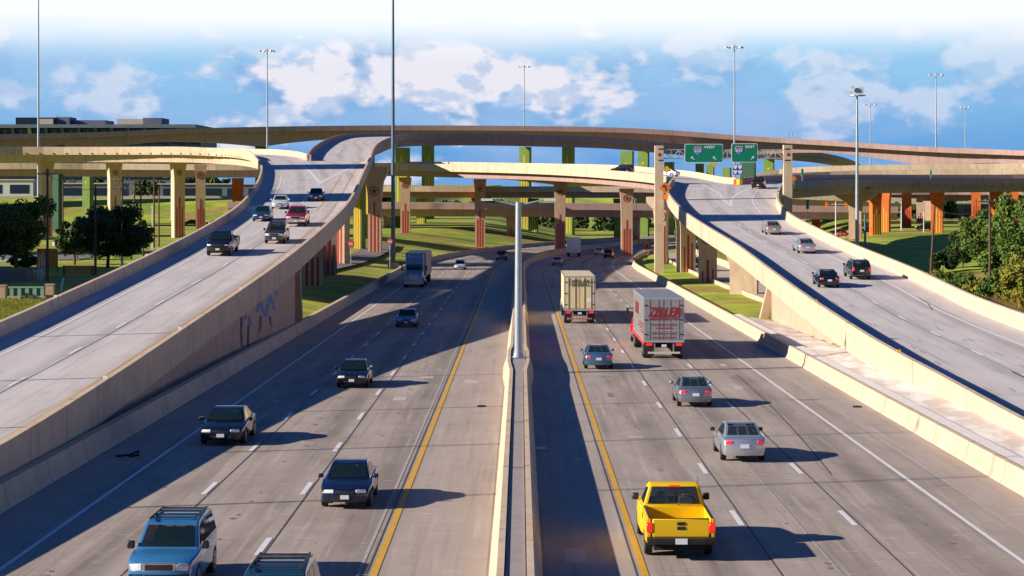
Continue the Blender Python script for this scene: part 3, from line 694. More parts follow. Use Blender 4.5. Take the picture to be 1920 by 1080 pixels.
    def zin(y):
        for (a0, z0), (a1, z1) in zip(zt, zt[1:]):
            if y <= a1: return CZ+z0+(z1-z0)*(y-a0)/(a1-a0)
        return CZ+zt[-1][1]
    full = []; y = 40
    while y <= 172:
        st = interp(B_ST, B_S, s_at(B_ST, B_S, max(y, 53))); c = cshift(y)
        full.append((Vector((c+18.75, y, mainz(y)+.66)), Vector((st[0].x-.1, y, zin(y))))); y += 3
    sl = sweep('concrete_strip', full, [(0, -.1, 0), (1, .1, 0)], M_SLAB, None, closed=False); tag(sl, kind='structure')
    kb = sweep('concrete_curb', main_st(18.28, 18.8, 40, 172, 4.), [(0, 0, 0), (0, 0, .72), (1, 0, .76), (1, .05, .0)], M_SLABW, None); tag(kb, kind='structure')
    dirt = MB(); fs = cum(full); 
    for k in range(46):
        s = random.uniform(5, fs[-1]-3); stripe(dirt, full, fs, 1, -.06-random.uniform(0, .15), random.uniform(.05, .2), s, s+random.uniform(.5, 2.2), 0, .03)
    tag(dirt.build('dry_leaf_litter', mat('leaf_litter', (.32, .17, .05), .95)), kind='stuff')
M_SLABW = mat('curb_pale', (.74, .71, .68), .85, (.66, .62, .58), 2)
right_ramp()
def ramp_right_branches():
    # to the left, running behind the gantry and on across the interchange
    pts = rel([((27.0, 332, -.05), (37.4, 332, -.05)), (Pd(1240, 350, .5), Pd(1352, 356, .2)), (Pd(1200, 366, 1.0), Pd(1300, 385, 1.3)), (Pd(1150, 382, 1.5), Pd(1245, 405, 2.0)), (Pd(1080, 398, 2.1), Pd(1160, 423, 2.9)),
               (Pd(980, 414, 2.7), Pd(1040, 440, 3.4)), (Pd(850, 432, 3.2), Pd(880, 456, 3.9)), (Pd(730, 448, 3.6), Pd(745, 470, 4.2))])
    sts = densify(pts); root = bridge('connector_ramp', 'cream sunlit connector leaving the right ramp split towards the left', sts, girder=1.5, inset=1.2, cat='bridge')
    S = cum(sts); wl = MB(); stripe(wl, sts, S, 1, -2.6, .2, 0, 60); stripe(wl, sts, S, 0, 1.3, .15, 0, 60, 1); wl.build('lane_marking', [M_WHITE, M_YELW], root)
    for px, d, zt in ((1175, 392, -1.2), (1050, 418, .2), (900, 440, .8), (760, 455, 1.2)):
        x = (px-960)/F*d; pier(root, (x, d), 2.2, 1.8, CZ+zt+.3, groundz(x, d)-.4, stripes=RED3, star=.7, flare=1.3)
    pts = rel([((37.4, 332, -.05), (46.5, 332, -.05)), (Pd(1412, 352, .1), Pd(1502, 348, -.5)), (Pd(1450, 385, .5), Pd(1545, 380, -.4)), (Pd(1510, 418, .8), Pd(1610, 410, -.1)), (Pd(1600, 440, 1.0), Pd(1680, 430, .05)),
               (Pd(1720, 455, 1.05), Pd(1770, 444, .1)), (Pd(1900, 466, 1.1), Pd(1930, 455, .2)), (Pd(2160, 470, 1.1), Pd(2180, 458, .2))])
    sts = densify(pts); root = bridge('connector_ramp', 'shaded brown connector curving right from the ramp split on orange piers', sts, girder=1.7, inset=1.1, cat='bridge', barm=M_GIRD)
    S = cum(sts); wl = MB(); stripe(wl, sts, S, 1, -2.2, .2, 0, 70); stripe(wl, sts, S, 0, 2.6, .2, 0, 30); wl.build('lane_marking', M_WHITE, root)
    m = MB(); s = 100
    while s < S[-1]-10:
        st = interp(sts, S, s); u = lat(st); MB().box(st[1]+u*.42+Vector((0, 0, -.3)), (.2, .2, .2)).build('drain_hole', M_CRK, root); s += 2.6
    for px, d, w2, yw in ((1641, 434, 2.0, .2), (1659, 462, 2.3, -.4), (1757, 452, 2.6, -.3), (1868, 462, 2.5, -.3)):
        x = (px-960)/F*d; pier(root, (x, d), w2, 2.0, CZ-1.5, groundz(x, d)-.4, m=M_ORANGE, sm=M_YSTR, yaw=yw, flare=1.28, stripes=((-.5, .2, .0, .5), (0, .24, 0, .6), (.5, .2, 0, .5)), fl_h=.4)
    # cream hammerhead under the connector, beside the tall pole
    x = (1604-960)/F*420; pier(root, (x, 420), 2.6, 2.4, CZ-4.0, groundz(x, 420)-.4, yaw=-.25, flare=1.25, m=M_WALL, sm=M_ORANGE, stripes=((.6, .4, 0, .45),), cap=(8.6, 3.0, 3))
    # crash cushion on the nose
    c = empty('crash_cushion', (37.4, 329.5, CZ-.1), label='orange and black striped crash cushion on the nose where the right ramp splits', cat='crash cushion')
    MB().tube((0, 0, 0), (0, 0, .95), .5, .5, 12).build('barrel', M_SIGNY); b = bpy.data.objects['barrel']; b.parent = c
    m = MB(); m.prism([(-.9, 0), (.9, 0), (.9, .5), (-.9, .9)], (0, .6, 0), (1, 0, 0), (0, 0, 1), (0, .5, 0)); o = m.build('striped_panel', M_SIGNO); o.parent = c
ramp_right_branches()
def mid_decks():
    def deck(label, pts, width, girder, piers, m=M_BEIGE, gm=M_GIRD, pm=M_WALL, name='freeway_bridge', sm=M_RED):
        sts = from_center([Vector((p[0], p[1], CZ+p[2])) for p in pts], width, 6.)
        root = bridge(name, label, sts, girder=girder, inset=1.0, cat='bridge', barm=m, gm=gm, down=.5)
        for px, d, zt in piers:
            x = (px-960)/F*d; pier(root, (x, d), 2.4, 2.0, CZ+zt, min(groundz(x, d), CZ-11)-1.0, m=pm, sm=sm, yaw=-.2, flare=1.15, stripes=RED3)
        return root
    deck('wide beige freeway bridge passing level behind the left piers', [(-330, 515, 4.0), Pd(-60, 520, 4.3), Pd(200, 522, 4.2), Pd(460, 520, 4.0), Pd(760, 530, 4.4), Pd(1000, 560, 3.4), Pd(1130, 610, 1.0)], 18, 2.0, ((446, 532, 1.6), (620, 530, 1.6), (900, 548, 1.2)), pm=M_ORANGE, sm=M_YSTR)
    deck('beige freeway bridge emerging to the right under the top flyover, upper of two', [Pd(1395, 560, 1.0), Pd(1460, 560, 3.0), Pd(1560, 556, 3.9), Pd(1700, 552, 4.2), Pd(1920, 545, 4.5), Pd(2300, 520, 4.8)], 11, 1.6, ((1530, 560, 1), (1830, 550, 2)), pm=M_ORANGE)
    deck('beige freeway bridge on the right running just below the upper beige one', [Pd(1420, 500, .6), Pd(1500, 506, 1.7), Pd(1600, 508, 2.3), Pd(1760, 506, 2.6), Pd(1920, 502, 2.9), Pd(2300, 485, 3.2)], 10, 1.3, ((1700, 508, .3), (1900, 502, .5)), pm=M_ORANGE)
    deck('dull brown street bridge low on the right behind the orange piers', [Pd(1330, 575, -4.0), Pd(1500, 580, -3.2), Pd(1680, 580, -2.6), Pd(1850, 578, -2.6), Pd(2250, 560, -2.6)], 14, 2.0, ((1465, 578, -5.2), (1726, 574, -5.2), (1990, 570, -5.2)), m=M_GIRD, name='street_bridge')
    deck('dark brown street bridge crossing low over the far highway', [(-70, 500, -5.4), Pd(700, 500, -5.6), Pd(960, 500, -5.8), Pd(1220, 500, -6.0), (95, 500, -6.6)], 13, 2.0, ((730, 500, -8.2), (960, 500, -8.2), (1190, 500, -8.2)), m=M_GIRD, name='street_bridge')
    deck('brown frontage bridge crossing the highway one level above the low street bridge', [(-60, 560, -1.6), Pd(760, 555, -1.6), Pd(960, 555, -1.7), Pd(1215, 552, -1.8), Pd(1330, 552, -2.6), (110, 552, -5)], 12, 1.8, ((790, 556, -4), (1000, 556, -4), (1160, 552, -4), (1275, 552, -4)), pm=M_GREENP, sm=M_YSTR, name='street_bridge')
    # extra coloured piers of the upper connectors, seen one behind another
    for px, d, zt, m, w2, lb in ((104, 470, 2.4, M_DGREEN, 2.8, 'dark green square pier behind the leftmost flyover pier'), (165, 545, 2.4, M_GREENP, 2.2, 'yellow green square pier standing between the left flyover piers'),
                     (1312, 610, 6.2, M_GREENP, 2.2, 'small green pier below the left end of the wide exit sign'), (1332, 600, 5.8, M_GREENP, 2.0, 'small green pier below the right end of the wide exit sign'), (1363, 590, 4.8, M_GREENP, 2.2, 'small green pier between the two exit signs'),
                     (1176, 560, 9.2, M_GREENP, 3.4, 'green star pier beside the left gantry column, nearer the middle'), (1255, 640, 7.0, M_GREENP, 2.8, 'green pier just right of the left gantry column'), (1403, 545, 7.0, M_DGREEN, 3.8, 'broad dark green pier below the right exit sign')):
        x = (px-960)/F*d; zb = min(groundz(x, d), CZ-11)-.5
        root = empty('bridge_pier', (x, d, zb), label=lb, cat='pier', group='green bridge piers')
        pier(root, (x, d), w2, 2.2, CZ+zt, zb, m=m, sm=M_YSTR, yaw=-.3, flare=1.0, star=.6 if m is M_GREENP else None, ring=False, stripes=(), name='pier_shaft')
mid_decks()
# ------------------------------------------------------------------ vehicles
def paint(name, col, metal=.25, rough=.28): return mat('car_paint_'+name, col, rough, metal=metal, coat=.8)
M_TYRE = mat('tyre_rubber', (.012, .012, .013), .8); M_RIM = mat('wheel_alloy', (.45, .46, .48), .35, metal=.7); M_TRIM = mat('black_trim', (.02, .02, .022), .5)
M_CHROME = mat('chrome', (.62, .63, .66), .2, metal=.8); M_HEAD = mat('headlight_lens', (.75, .78, .80), .15, metal=.2); M_TAIL = mat('tail_light_red', (.62, .02, .02), .25, emit=((1, .03, .02), .35))
M_PLATE = mat('licence_plate', (.72, .76, .82), .5); M_GLASS = mat('car_glass', (.012, .03, .035), .06, spec=.7); M_AMB = mat('amber_lens', (.75, .22, .03), .3); M_UND = mat('underbody', (.01, .01, .01), .9)
M_SEAT = mat('interior_grey', (.30, .31, .29), .8)
M_GLASS.node_tree.nodes['Principled BSDF'].inputs['Alpha'].default_value = .5; M_GLASSS = mat('car_side_glass', (.012, .03, .035), .06, spec=.7)
def arch(yc, r, n=9, z0=.24):
    """points of a wheel opening along the sill, from front to rear"""
    a0 = math.asin(max(-1, min(1, (z0-.33)/r)))
    return [(yc+r*math.cos(a0+(math.pi-2*a0)*k/n), .33+r*math.sin(a0+(math.pi-2*a0)*k/n)) for k in range(n+1)]
def solid(profile, hw, bevel=.06, cols=(-1, -.62, -.22, .22, .62, 1), seg=2):
    """side profile (y,z) swept across the width, rounded where it meets the flanks"""
    bm = bmesh.new(); n = len(profile); rows = [[bm.verts.new((c*hw, p[0], p[1])) for p in profile] for c in cols]
    for a, b in zip(rows, rows[1:]):
        for k in range(n): bm.faces.new((a[k], a[(k+1) % n], b[(k+1) % n], b[k]))
    f0 = bm.faces.new(rows[0][::-1]); f1 = bm.faces.new(rows[-1]); bm.normal_update()
    if bevel:
        ed = [e for f in (f0, f1) for e in f.edges]
        bmesh.ops.bevel(bm, geom=ed, offset=bevel, segments=seg, profile=.6, affect='EDGES', clamp_overlap=True)
    bmesh.ops.recalc_face_normals(bm, faces=bm.faces); return bm
def bxb(c, s, bev=.02, cols=3):
    bm = bmesh.new(); bmesh.ops.create_cube(bm, size=1)
    for v in bm.verts: v.co = Vector((v.co.x*s[0]+c[0], v.co.y*s[1]+c[1], v.co.z*s[2]+c[2]))
    if cols > 1 and s[0] > .5: bmesh.ops.bisect_plane(bm, geom=bm.verts[:]+bm.edges[:]+bm.faces[:], plane_co=(c[0], 0, 0), plane_no=(1, 0, 0))
    if bev: bmesh.ops.bevel(bm, geom=bm.edges[:], offset=min(bev, min(s)*.3), segments=1, affect='EDGES')
    return bm
def plate(poly, x, t=.012):
    """side window (y,z) polygon at |x|"""
    bm = bmesh.new(); s = 1 if x > 0 else -1
    a = [bm.verts.new((x, p[0], p[1])) for p in poly]; b = [bm.verts.new((x+s*t, p[0], p[1])) for p in poly]; n = len(poly)
    bm.faces.new(a); bm.faces.new(b[::-1])
    for k in range(n): bm.faces.new((a[k], b[k], b[(k+1) % n], a[(k+1) % n]))
    bmesh.ops.recalc_face_normals(bm, faces=bm.faces); return bm
def screen(p0, p1, hw0, hw1, out=.012):
    """windscreen between (y,z) p0 (bottom) and p1 (top)"""
    bm = bmesh.new(); d = Vector((p1[0]-p0[0], p1[1]-p0[1])).normalized(); nrm = Vector((d.y, -d.x)) if True else None
    if (p0[0] > p1[0]) == (nrm.x < 0): nrm = -nrm
    rows = []
    for o in (0, out):
        for p, h in ((p0, hw0), (p1, hw1)):
            rows.append([bm.verts.new((h*c, p[0]+nrm.x*o, p[1]+nrm.y*o)) for c in (-1, -.5, 0, .5, 1)])
    for a, b in ((rows[2], rows[3]), (rows[0], rows[1]), (rows[0], rows[2]), (rows[1], rows[3])):
        for k in range(4): bm.faces.new((a[k], a[k+1], b[k+1], b[k]))
    bm.faces.new((rows[0][0], rows[1][0], rows[3][0], rows[2][0])); bm.faces.new((rows[0][4], rows[1][4], rows[3][4], rows[2][4]))
    bmesh.ops.recalc_face_normals(bm, faces=bm.faces); return bm
def wheel_bm(r, w_):
    bm = bmesh.new(); n = 20; prof = [(-w_/2, r*.62), (-w_/2, r*.93), (-w_*.38, r), (w_*.38, r), (w_/2, r*.93), (w_/2, r*.62)]
    rings = [[bm.verts.new((x, q*math.cos(2*math.pi*k/n), q*math.sin(2*math.pi*k/n))) for k in range(n)] for x, q in prof]
    for a, b in zip(rings, rings[1:]):
        for k in range(n): bm.faces.new((a[k], a[(k+1) % n], b[(k+1) % n], b[k]))
    bm.faces.new(rings[0][::-1]); bm.faces.new(rings[-1]); bmesh.ops.recalc_face_normals(bm, faces=bm.faces); return bm
def rim_bm(r, w_, s):
    bm = bmesh.new(); x0 = s*(w_/2+.008)
    n = 5
    for k in range(n):
        a = 2*math.pi*k/n; pts = []
        for rr, da in ((.12, -.5), (.58, -.22), (.58, .22), (.12, .5)):
            pts.append(bm.verts.new((x0, r*rr*math.cos(a+da), r*rr*math.sin(a+da))))
        bm.faces.new(pts)
    hub = [bm.verts.new((x0+s*.01, r*.2*math.cos(2*math.pi*k/10), r*.2*math.sin(2*math.pi*k/10))) for k in range(10)]; bm.faces.new(hub)
    m = 20; i = [bm.verts.new((x0, r*.56*math.cos(2*math.pi*k/m), r*.56*math.sin(2*math.pi*k/m))) for k in range(m)]; o = [bm.verts.new((x0, r*.66*math.cos(2*math.pi*k/m), r*.66*math.sin(2*math.pi*k/m))) for k in range(m)]
    for k in range(m): bm.faces.new((i[k], i[(k+1) % m], o[(k+1) % m], o[k]))
    return bm
SPECS = {
 'sedan': dict(L=4.75, W=1.80, H=1.43, r=.33, low=[(2.28, .26), (2.36, .40), (2.37, .55), (2.30, .68), (2.05, .78), (1.5, .86), (1.02, .93), (-1.42, .99), (-2.05, .985), (-2.30, .92), (-2.36, .72), (-2.37, .45), (-2.30, .28)], wy=(1.42, -1.38), belt=.92,
   gh=[(1.12, .85), (.95, .97), (.28, 1.36), (0, 1.415), (-.35, 1.43), (-.85, 1.40), (-1.1, 1.34), (-1.78, 1.0), (-1.85, .85)], ws=((.98, .96), (.31, 1.345)), rw=((-1.72, 1.03), (-1.13, 1.325)),
   side=[[(.70, .97), (.20, 1.30), (-.28, 1.355), (-.30, .985)], [(-.37, .985), (-.35, 1.355), (-.80, 1.335), (-1.42, 1.0)]], ghw=.79, gtop=.60, hood=1.0),
 'suv': dict(L=4.75, W=1.82, H=1.74, r=.37, low=[(2.26, .34), (2.37, .46), (2.37, .66), (2.33, .90), (2.20, 1.0), (1.6, 1.06), (1.12, 1.10), (-2.22, 1.14), (-2.34, 1.08), (-2.37, .70), (-2.37, .46), (-2.28, .34)], wy=(1.43, -1.36), belt=1.10,
   gh=[(1.2, 1.0), (1.02, 1.13), (.42, 1.62), (.15, 1.70), (-.6, 1.735), (-1.9, 1.72), (-2.12, 1.66), (-2.27, 1.15), (-2.27, 1.0)], ws=((1.03, 1.14), (.46, 1.61)), rw=((-2.285, 1.18), (-2.14, 1.62)),
   side=[[(.80, 1.15), (.36, 1.56), (-.20, 1.62), (-.22, 1.15)], [(-.30, 1.15), (-.28, 1.62), (-1.05, 1.63), (-1.07, 1.15)], [(-1.16, 1.15), (-1.14, 1.63), (-1.92, 1.60), (-2.10, 1.15)]], ghw=.84, gtop=.69, hood=1.1),
 'pickup': dict(L=5.7, W=2.0, H=1.88, r=.40, low=[(2.72, .42), (2.84, .55), (2.84, .80), (2.78, 1.04), (2.62, 1.12), (1.9, 1.18), (1.35, 1.22), (-.28, 1.24), (-.32, 1.0), (-.32, .42)], wy=(1.92, -1.62), belt=1.22,
   gh=[(1.42, 1.1), (1.25, 1.24), (.62, 1.76), (.35, 1.85), (.05, 1.87), (-.16, 1.85), (-.24, 1.78), (-.30, 1.26), (-.30, 1.1)], ws=((1.26, 1.25), (.66, 1.745)), rw=((-.312, 1.30), (-.262, 1.76)),
   side=[[(.98, 1.27), (.52, 1.68), (.12, 1.73), (.06, 1.27)], [(-.02, 1.27), (.04, 1.73), (-.20, 1.73), (-.24, 1.27)]], ghw=.92, gtop=.72, hood=1.2),
}
VM = {}
def vmesh(kind):
    if kind in VM: return VM[kind]
    S = SPECS[kind]; hw = S['W']/2; hl = S['L']/2; parts = []   # (name, mesh, slot, parent)
    belt = S['belt']
    def warp(bm, gh=False):
        for v in bm.verts:
            z = v.co.z; y = v.co.y; t = abs(y)/hl
            k = 1-.11*max(0, t-.62)**1.5/.234 if not gh else 1-.02*t
            if z > belt-.05 and (gh or True):
                q = max(0, (z-belt)/(S['H']-belt))
                if gh: k *= (1-(1-S['gtop']/S['ghw'])*q**1.1)
            elif z < .45: k *= 1-.05*(.45-z)/.2
            x = v.co.x*k
            v.co.y -= math.copysign(1, y)*.13*(abs(v.co.x)/hw)**2.4*max(0, (t-.45)/.55)**1.5 if not gh else math.copysign(1, y)*.05*(abs(v.co.x)/hw)**2
            if not gh and z > .6: v.co.z -= .035*(abs(v.co.x)/hw)**3*smoothstep(.6, .8, z)
            v.co.x = x
        return bm
    def put(name, bm, slot, parent=None, smooth=True):
        me = bpy.data.meshes.new(name); bm.to_mesh(me); bm.free()
        me.polygons.foreach_set('use_smooth', [smooth]*len(me.polygons)); me.set_sharp_from_angle(angle=R(38)) if smooth else None
        me.materials.append(None); parts.append((name, me, slot, parent)); return len(parts)-1
    prof = list(S['low'])
    sill = .26 if kind == 'sedan' else .36
    bottom = [(p[0], p[1]) for p in reversed(arch(S['wy'][1], S['r']+.07, 8, sill))] if kind != 'pickup' else []
    front = list(reversed(arch(S['wy'][0], S['r']+.07, 8, sill)))
    body = solid(prof+bottom+front, hw, .07, seg=3); warp(body)
    g = solid(S['gh'], S['ghw'], .05, cols=(-1, -.875, -.3, .3, .875, 1), seg=3)
    mids = [((S['gh'][a][0]+S['gh'][a+1][0])/2, (S['gh'][a][1]+S['gh'][a+1][1])/2) for a in (1, len(S['gh'])-4 if kind == 'sedan' else len(S['gh'])-3)]
    kill = [f for f in g.faces if abs(f.calc_center_median().x) < S['ghw']*.8 and any(abs(f.calc_center_median().y-m[0]) < .03 and abs(f.calc_center_median().z-m[1]) < .03 for m in mids)]
    bmesh.ops.delete(g, geom=kill, context='FACES'); warp(g, True)
    for v in list(g.verts): pass
    # merge greenhouse into the body mesh
    me = bpy.data.meshes.new('tmp'); g.to_mesh(me); g.free(); body.from_mesh(me); bpy.data.meshes.remove(me)
    put('body', body, 'paint')
    put('windshield', warp(screen(S['ws'][0], S['ws'][1], S['ghw']-.09, S['ghw']-.11), True), 'glass')
    put('rear_window', warp(screen(S['rw'][0], S['rw'][1], S['ghw']-.12, S['ghw']-.13), True), 'glass')
    for s in (-1, 1):
        for q in S['side']: put('side_window', warp(plate(q, s*(S['ghw']+.002)), True), 'sideglass')
    zb = belt-.02; fy = S['ws'][0][0]
    put('dashboard', bxb((0, fy-.28, zb+.05), (S['ghw']*1.6, .36, .10), .03), 'dash')
    for sx_ in (-.37, .37):
        put('front_seat', bxb((sx_, fy-1.28, zb+.12), (.46, .16, .30), .05, 1), 'seat'); put('headrest', bxb((sx_, fy-1.30, zb+.34), (.24, .10, .14), .03, 1), 'seat')
    if kind != 'pickup': put('rear_seat', bxb((0, fy-2.05, zb+.10), (1.15, .16, .26), .05), 'seat')
    put('underbody', bxb((0, 0, .36), (S['W']-.5, S['L']-.7, .2), 0), 'under')
    for s in (-1, 1):
        for k in (0, 1):
            wbm = wheel_bm(S['r'], .22); bmesh.ops.translate(wbm, verts=wbm.verts, vec=(s*(hw-.13), S['wy'][k], S['r'])); i = put('wheel', wbm, 'tyre')
            rb = rim_bm(S['r'], .22, s); bmesh.ops.translate(rb, verts=rb.verts, vec=(s*(hw-.13), S['wy'][k], S['r'])); put('rim', rb, 'rim', i, False)
    my = {'sedan': .82, 'suv': .95, 'pickup': 1.08}[kind]
    for s in (-1, 1): 
        m = bxb((s*(hw+.08), my, belt+.08), (.20, .13, .15 if kind == 'sedan' else .21), .03, 1); put('mirror', m, 'mirror')
    if kind == 'sedan':
        for s in (-1, 1):
            put('headlight', warp(bxb((s*.62, 2.27, .63), (.40, .2, .14), .03)), 'head'); put('tail_light', warp(bxb((s*.69, -2.30, .80), (.28, .14, .15), .02)), 'tail'); put('door_handle', bxb((s*.90, .0, .80), (.03, .18, .03), 0), 'trim'); put('wheel_well', bxb((s*.62, 1.42, .40), (.3, .7, .5), 0), 'under')
        put('grille', warp(bxb((0, 2.32, .60), (.72, .12, .11), .01)), 'trim'); put('air_intake', warp(bxb((0, 2.345, .38), (1.0, .1, .12), .01)), 'trim')
        put('licence_plate', bxb((0, -2.385, .66), (.34, .03, .16), 0), 'plate'); put('front_plate', bxb((0, 2.40, .45), (.30, .03, .14), 0), 'plate')
    elif kind == 'suv':
        for s in (-1, 1):
            put('headlight', warp(bxb((s*.66, 2.31, .82), (.34, .14, .20), .03)), 'head'); put('turn_signal', warp(bxb((s*.84, 2.28, .82), (.08, .14, .18), .01)), 'amber'); put('tail_light', warp(bxb((s*.78, -2.32, 1.0), (.16, .14, .34), .02)), 'tail')
            rl = bxb((s*.60, -.75, 1.77), (.05, 2.1, .05), .01, 1); put('roof_rail', rl, 'trim')
        for y in (.1, -.5, -1.1, -1.65): put('roof_bar', bxb((0, y, 1.765), (1.2, .05, .03), 0), 'trim')
        put('grille_surround', warp(bxb((0, 2.325, .82), (1.02, .10, .25), .03)), 'chrome'); put('grille', warp(bxb((0, 2.345, .82), (.84, .10, .17), .04)), 'trim')
        put('front_bumper', warp(solid([(2.20, .36), (2.36, .38), (2.46, .44), (2.46, .60), (2.38, .64), (2.20, .64)], hw-.01, .03)), 'bumper'); put('rear_bumper', warp(solid([(-2.20, .38), (-2.38, .40), (-2.46, .46), (-2.46, .60), (-2.20, .64)], hw-.02, .03)), 'bumper')
        put('licence_plate', bxb((0, -2.44, .86), (.34, .03, .16), 0), 'plate'); put('front_plate', bxb((0, 2.475, .52), (.32, .03, .15), 0), 'plate')
    else:
        # cargo bed with open top, wheel openings and fenders
        for s in (-1, 1):
            side = [(-.36, .44), (-.36, 1.22), (-2.80, 1.22), (-2.82, .60), (-2.80, .48)]+list(reversed(arch(S['wy'][1], .47, 8, .48)))
            bm = bmesh.new(); a = [bm.verts.new((s*hw*.985, y, z)) for y, z in side]; b = [bm.verts.new((s*(hw-.13), y, z)) for y, z in side]; n = len(side)
            fa = bm.faces.new(a); bm.faces.new(b[::-1])
            for k in range(n): bm.faces.new((a[k], b[k], b[(k+1) % n], a[(k+1) % n]))
            bmesh.ops.bevel(bm, geom=list(fa.edges), offset=.04, segments=2, affect='EDGES'); bmesh.ops.recalc_face_normals(bm, faces=bm.faces)
            put('bed_side', bm, 'paint')
            put('bed_rail', bxb((s*(hw-.11), -1.58, 1.232), (.06, 2.4, .025), .008, 1), 'trim')
            put('tail_light', bxb((s*(hw-.10), -2.80, .97), (.17, .10, .28), .015), 'tail')
            put('headlight', warp(bxb((s*.76, 2.74, .88), (.36, .16, .24), .03)), 'head'); put('turn_signal', warp(bxb((s*.93, 2.70, .88), (.07, .16, .2), .01)), 'amber')
        put('bed_floor', bxb((0, -1.58, .78), (hw*2-.3, 2.44, .05), 0), 'bedfloor'); put('bed_front_wall', bxb((0, -.40, 1.0), (hw*2-.26, .06, .44), .01), 'paint')
        put('tailgate', bxb((0, -2.79, .95), (hw*2-.37, .08, .53), .03), 'paint'); i = len(parts)-1
        put('gate_handle', bxb((0, -2.835, 1.08), (.24, .03, .09), .01), 'trim', i); put('tailgate_cap', bxb((0, -2.79, 1.222), (hw*2-.38, .05, .015), 0), 'trim')
        put('rear_bumper', solid([(-2.62, .48), (-2.98, .50), (-3.02, .56), (-3.02, .68), (-2.84, .70), (-2.62, .70)], hw-.03, .03), 'bumper')
        put('front_bumper', warp(solid([(2.66, .44), (2.84, .46), (2.94, .52), (2.94, .70), (2.84, .76), (2.66, .76)], hw-.01, .03)), 'bumper')
        put('grille_surround', warp(bxb((0, 2.80, .90), (1.16, .10, .27), .03)), 'grillc'); put('grille', warp(bxb((0, 2.82, .90), (1.0, .10, .19), .03)), 'trim')
        put('licence_plate', bxb((0, -3.035, .60), (.34, .03, .16), 0), 'plate'); put('front_plate', bxb((0, 2.955, .60), (.32, .03, .15), 0), 'plate')
        put('brake_light', bxb((0, -.30, 1.80), (.36, .05, .05), .01), 'tail'); put('window_divider', warp(screen((S['rw'][0][0]-.015, S['rw'][0][1]), (S['rw'][1][0]-.015, S['rw'][1][1]), .02, .02), True), 'trim'); put('antenna', bxb((.86, 1.5, 1.5), (.012, .012, .7), 0), 'trim'); put('fuel_door', bxb((-hw*.985-.005, -.9, 1.02), (.02, .16, .16), 0), 'trim')
        put('frame_rail', bxb((0, -1.4, .5), (.9, 2.6, .16), 0), 'under')
        put('badge', bxb((0, -2.838, .95), (.24, .02, .09), .03), 'trim', i)
    VM[kind] = parts; return parts
def vehicle(kind, name, pos, yaw, label, cat, pm, group, pitch=0, bumper=None, mirror=None, scale=1., bedfloor=None, glass=None, skip=(), chrome_grille=True, front=True, sx=1., sz=1.):
    parts = vmesh(kind); root = empty(name, pos, label=label, cat=cat, group=group); root.rotation_euler = (pitch, 0, yaw); root.scale = (scale*sx, scale, scale*sz)
    mm = dict(paint=pm, glass=glass or M_GLASS, sideglass=M_GLASSS, under=M_UND, tyre=M_TYRE, rim=M_RIM, mirror=mirror or pm, head=M_HEAD, tail=M_TAIL, trim=M_TRIM, dash=M_TRIM, seat=M_SEAT, plate=M_PLATE, chrome=M_CHROME, amber=M_AMB, bumper=bumper or pm, bedfloor=bedfloor or M_TRIM, grillc=M_CHROME if chrome_grille else M_TRIM)
    obs = []
    for nm, me, slot, par in parts:
        if nm in skip: obs.append(None); continue
        o = bpy.data.objects.new(nm, me); COL.objects.link(o); o.parent = root if par is None else obs[par]
        o.material_slots[0].link = 'OBJECT'; o.material_slots[0].material = mm[slot]; obs.append(o)
    return root
def on_main(px, d): 
    x = (px-960)/F*d; return (x, d, mainz(d)+.012)
def on_sts(sts, S, px, d, ahead=1):
    """ground point on a ramp for pixel column px at depth d, with heading and pitch"""
    s = s_at(sts, S, d); a = interp(sts, S, s-3); b = interp(sts, S, s+3); st = interp(sts, S, s); x = (px-960)/F*d
    c0 = (a[0]+a[1])/2; c1 = (b[0]+b[1])/2; t = c1-c0
    L0 = a[0]+(b[0]-a[0])*.5; k = (x-st[0].x)/(st[1].x-st[0].x); t = (b[0]+(b[1]-b[0])*k)-(a[0]+(a[1]-a[0])*k)
    yaw = math.atan2(-t.x, t.y); pitch = math.atan2(t.z, math.hypot(t.x, t.y)); z = st[0].z+(st[1].z-st[0].z)*k
    return (x, d, z+.012), yaw, pitch
P_BLUE = paint('bright_blue', (.05, .24, .50)); P_NAVY = paint('navy', (.008, .015, .05)); P_BLACK = paint('black', (.006, .007, .012)); P_SILV = paint('silver', (.50, .53, .58), .6); P_GREY = paint('grey', (.26, .29, .33), .6)
P_WHITE = paint('white', (.72, .74, .76), .0); P_YEL = mat('car_paint_yellow', (.84, .52, .0), .5, coat=.15); P_RED = paint('crimson', (.42, .01, .04), .2); P_LBLUE = paint('steel_blue', (.10, .20, .33), .5); P_TEAL = paint('dark_teal', (.02, .09, .15), .4)
P_CHAMP = paint('champagne', (.42, .40, .34), .5); P_CHAR = paint('charcoal', (.06, .065, .075), .4)
GL, GR, GLR, GRR = 'vehicles coming towards us on the highway', 'vehicles driving away on the highway', 'vehicles coming down the left ramp', 'vehicles driving up the right ramp'
PI = math.pi
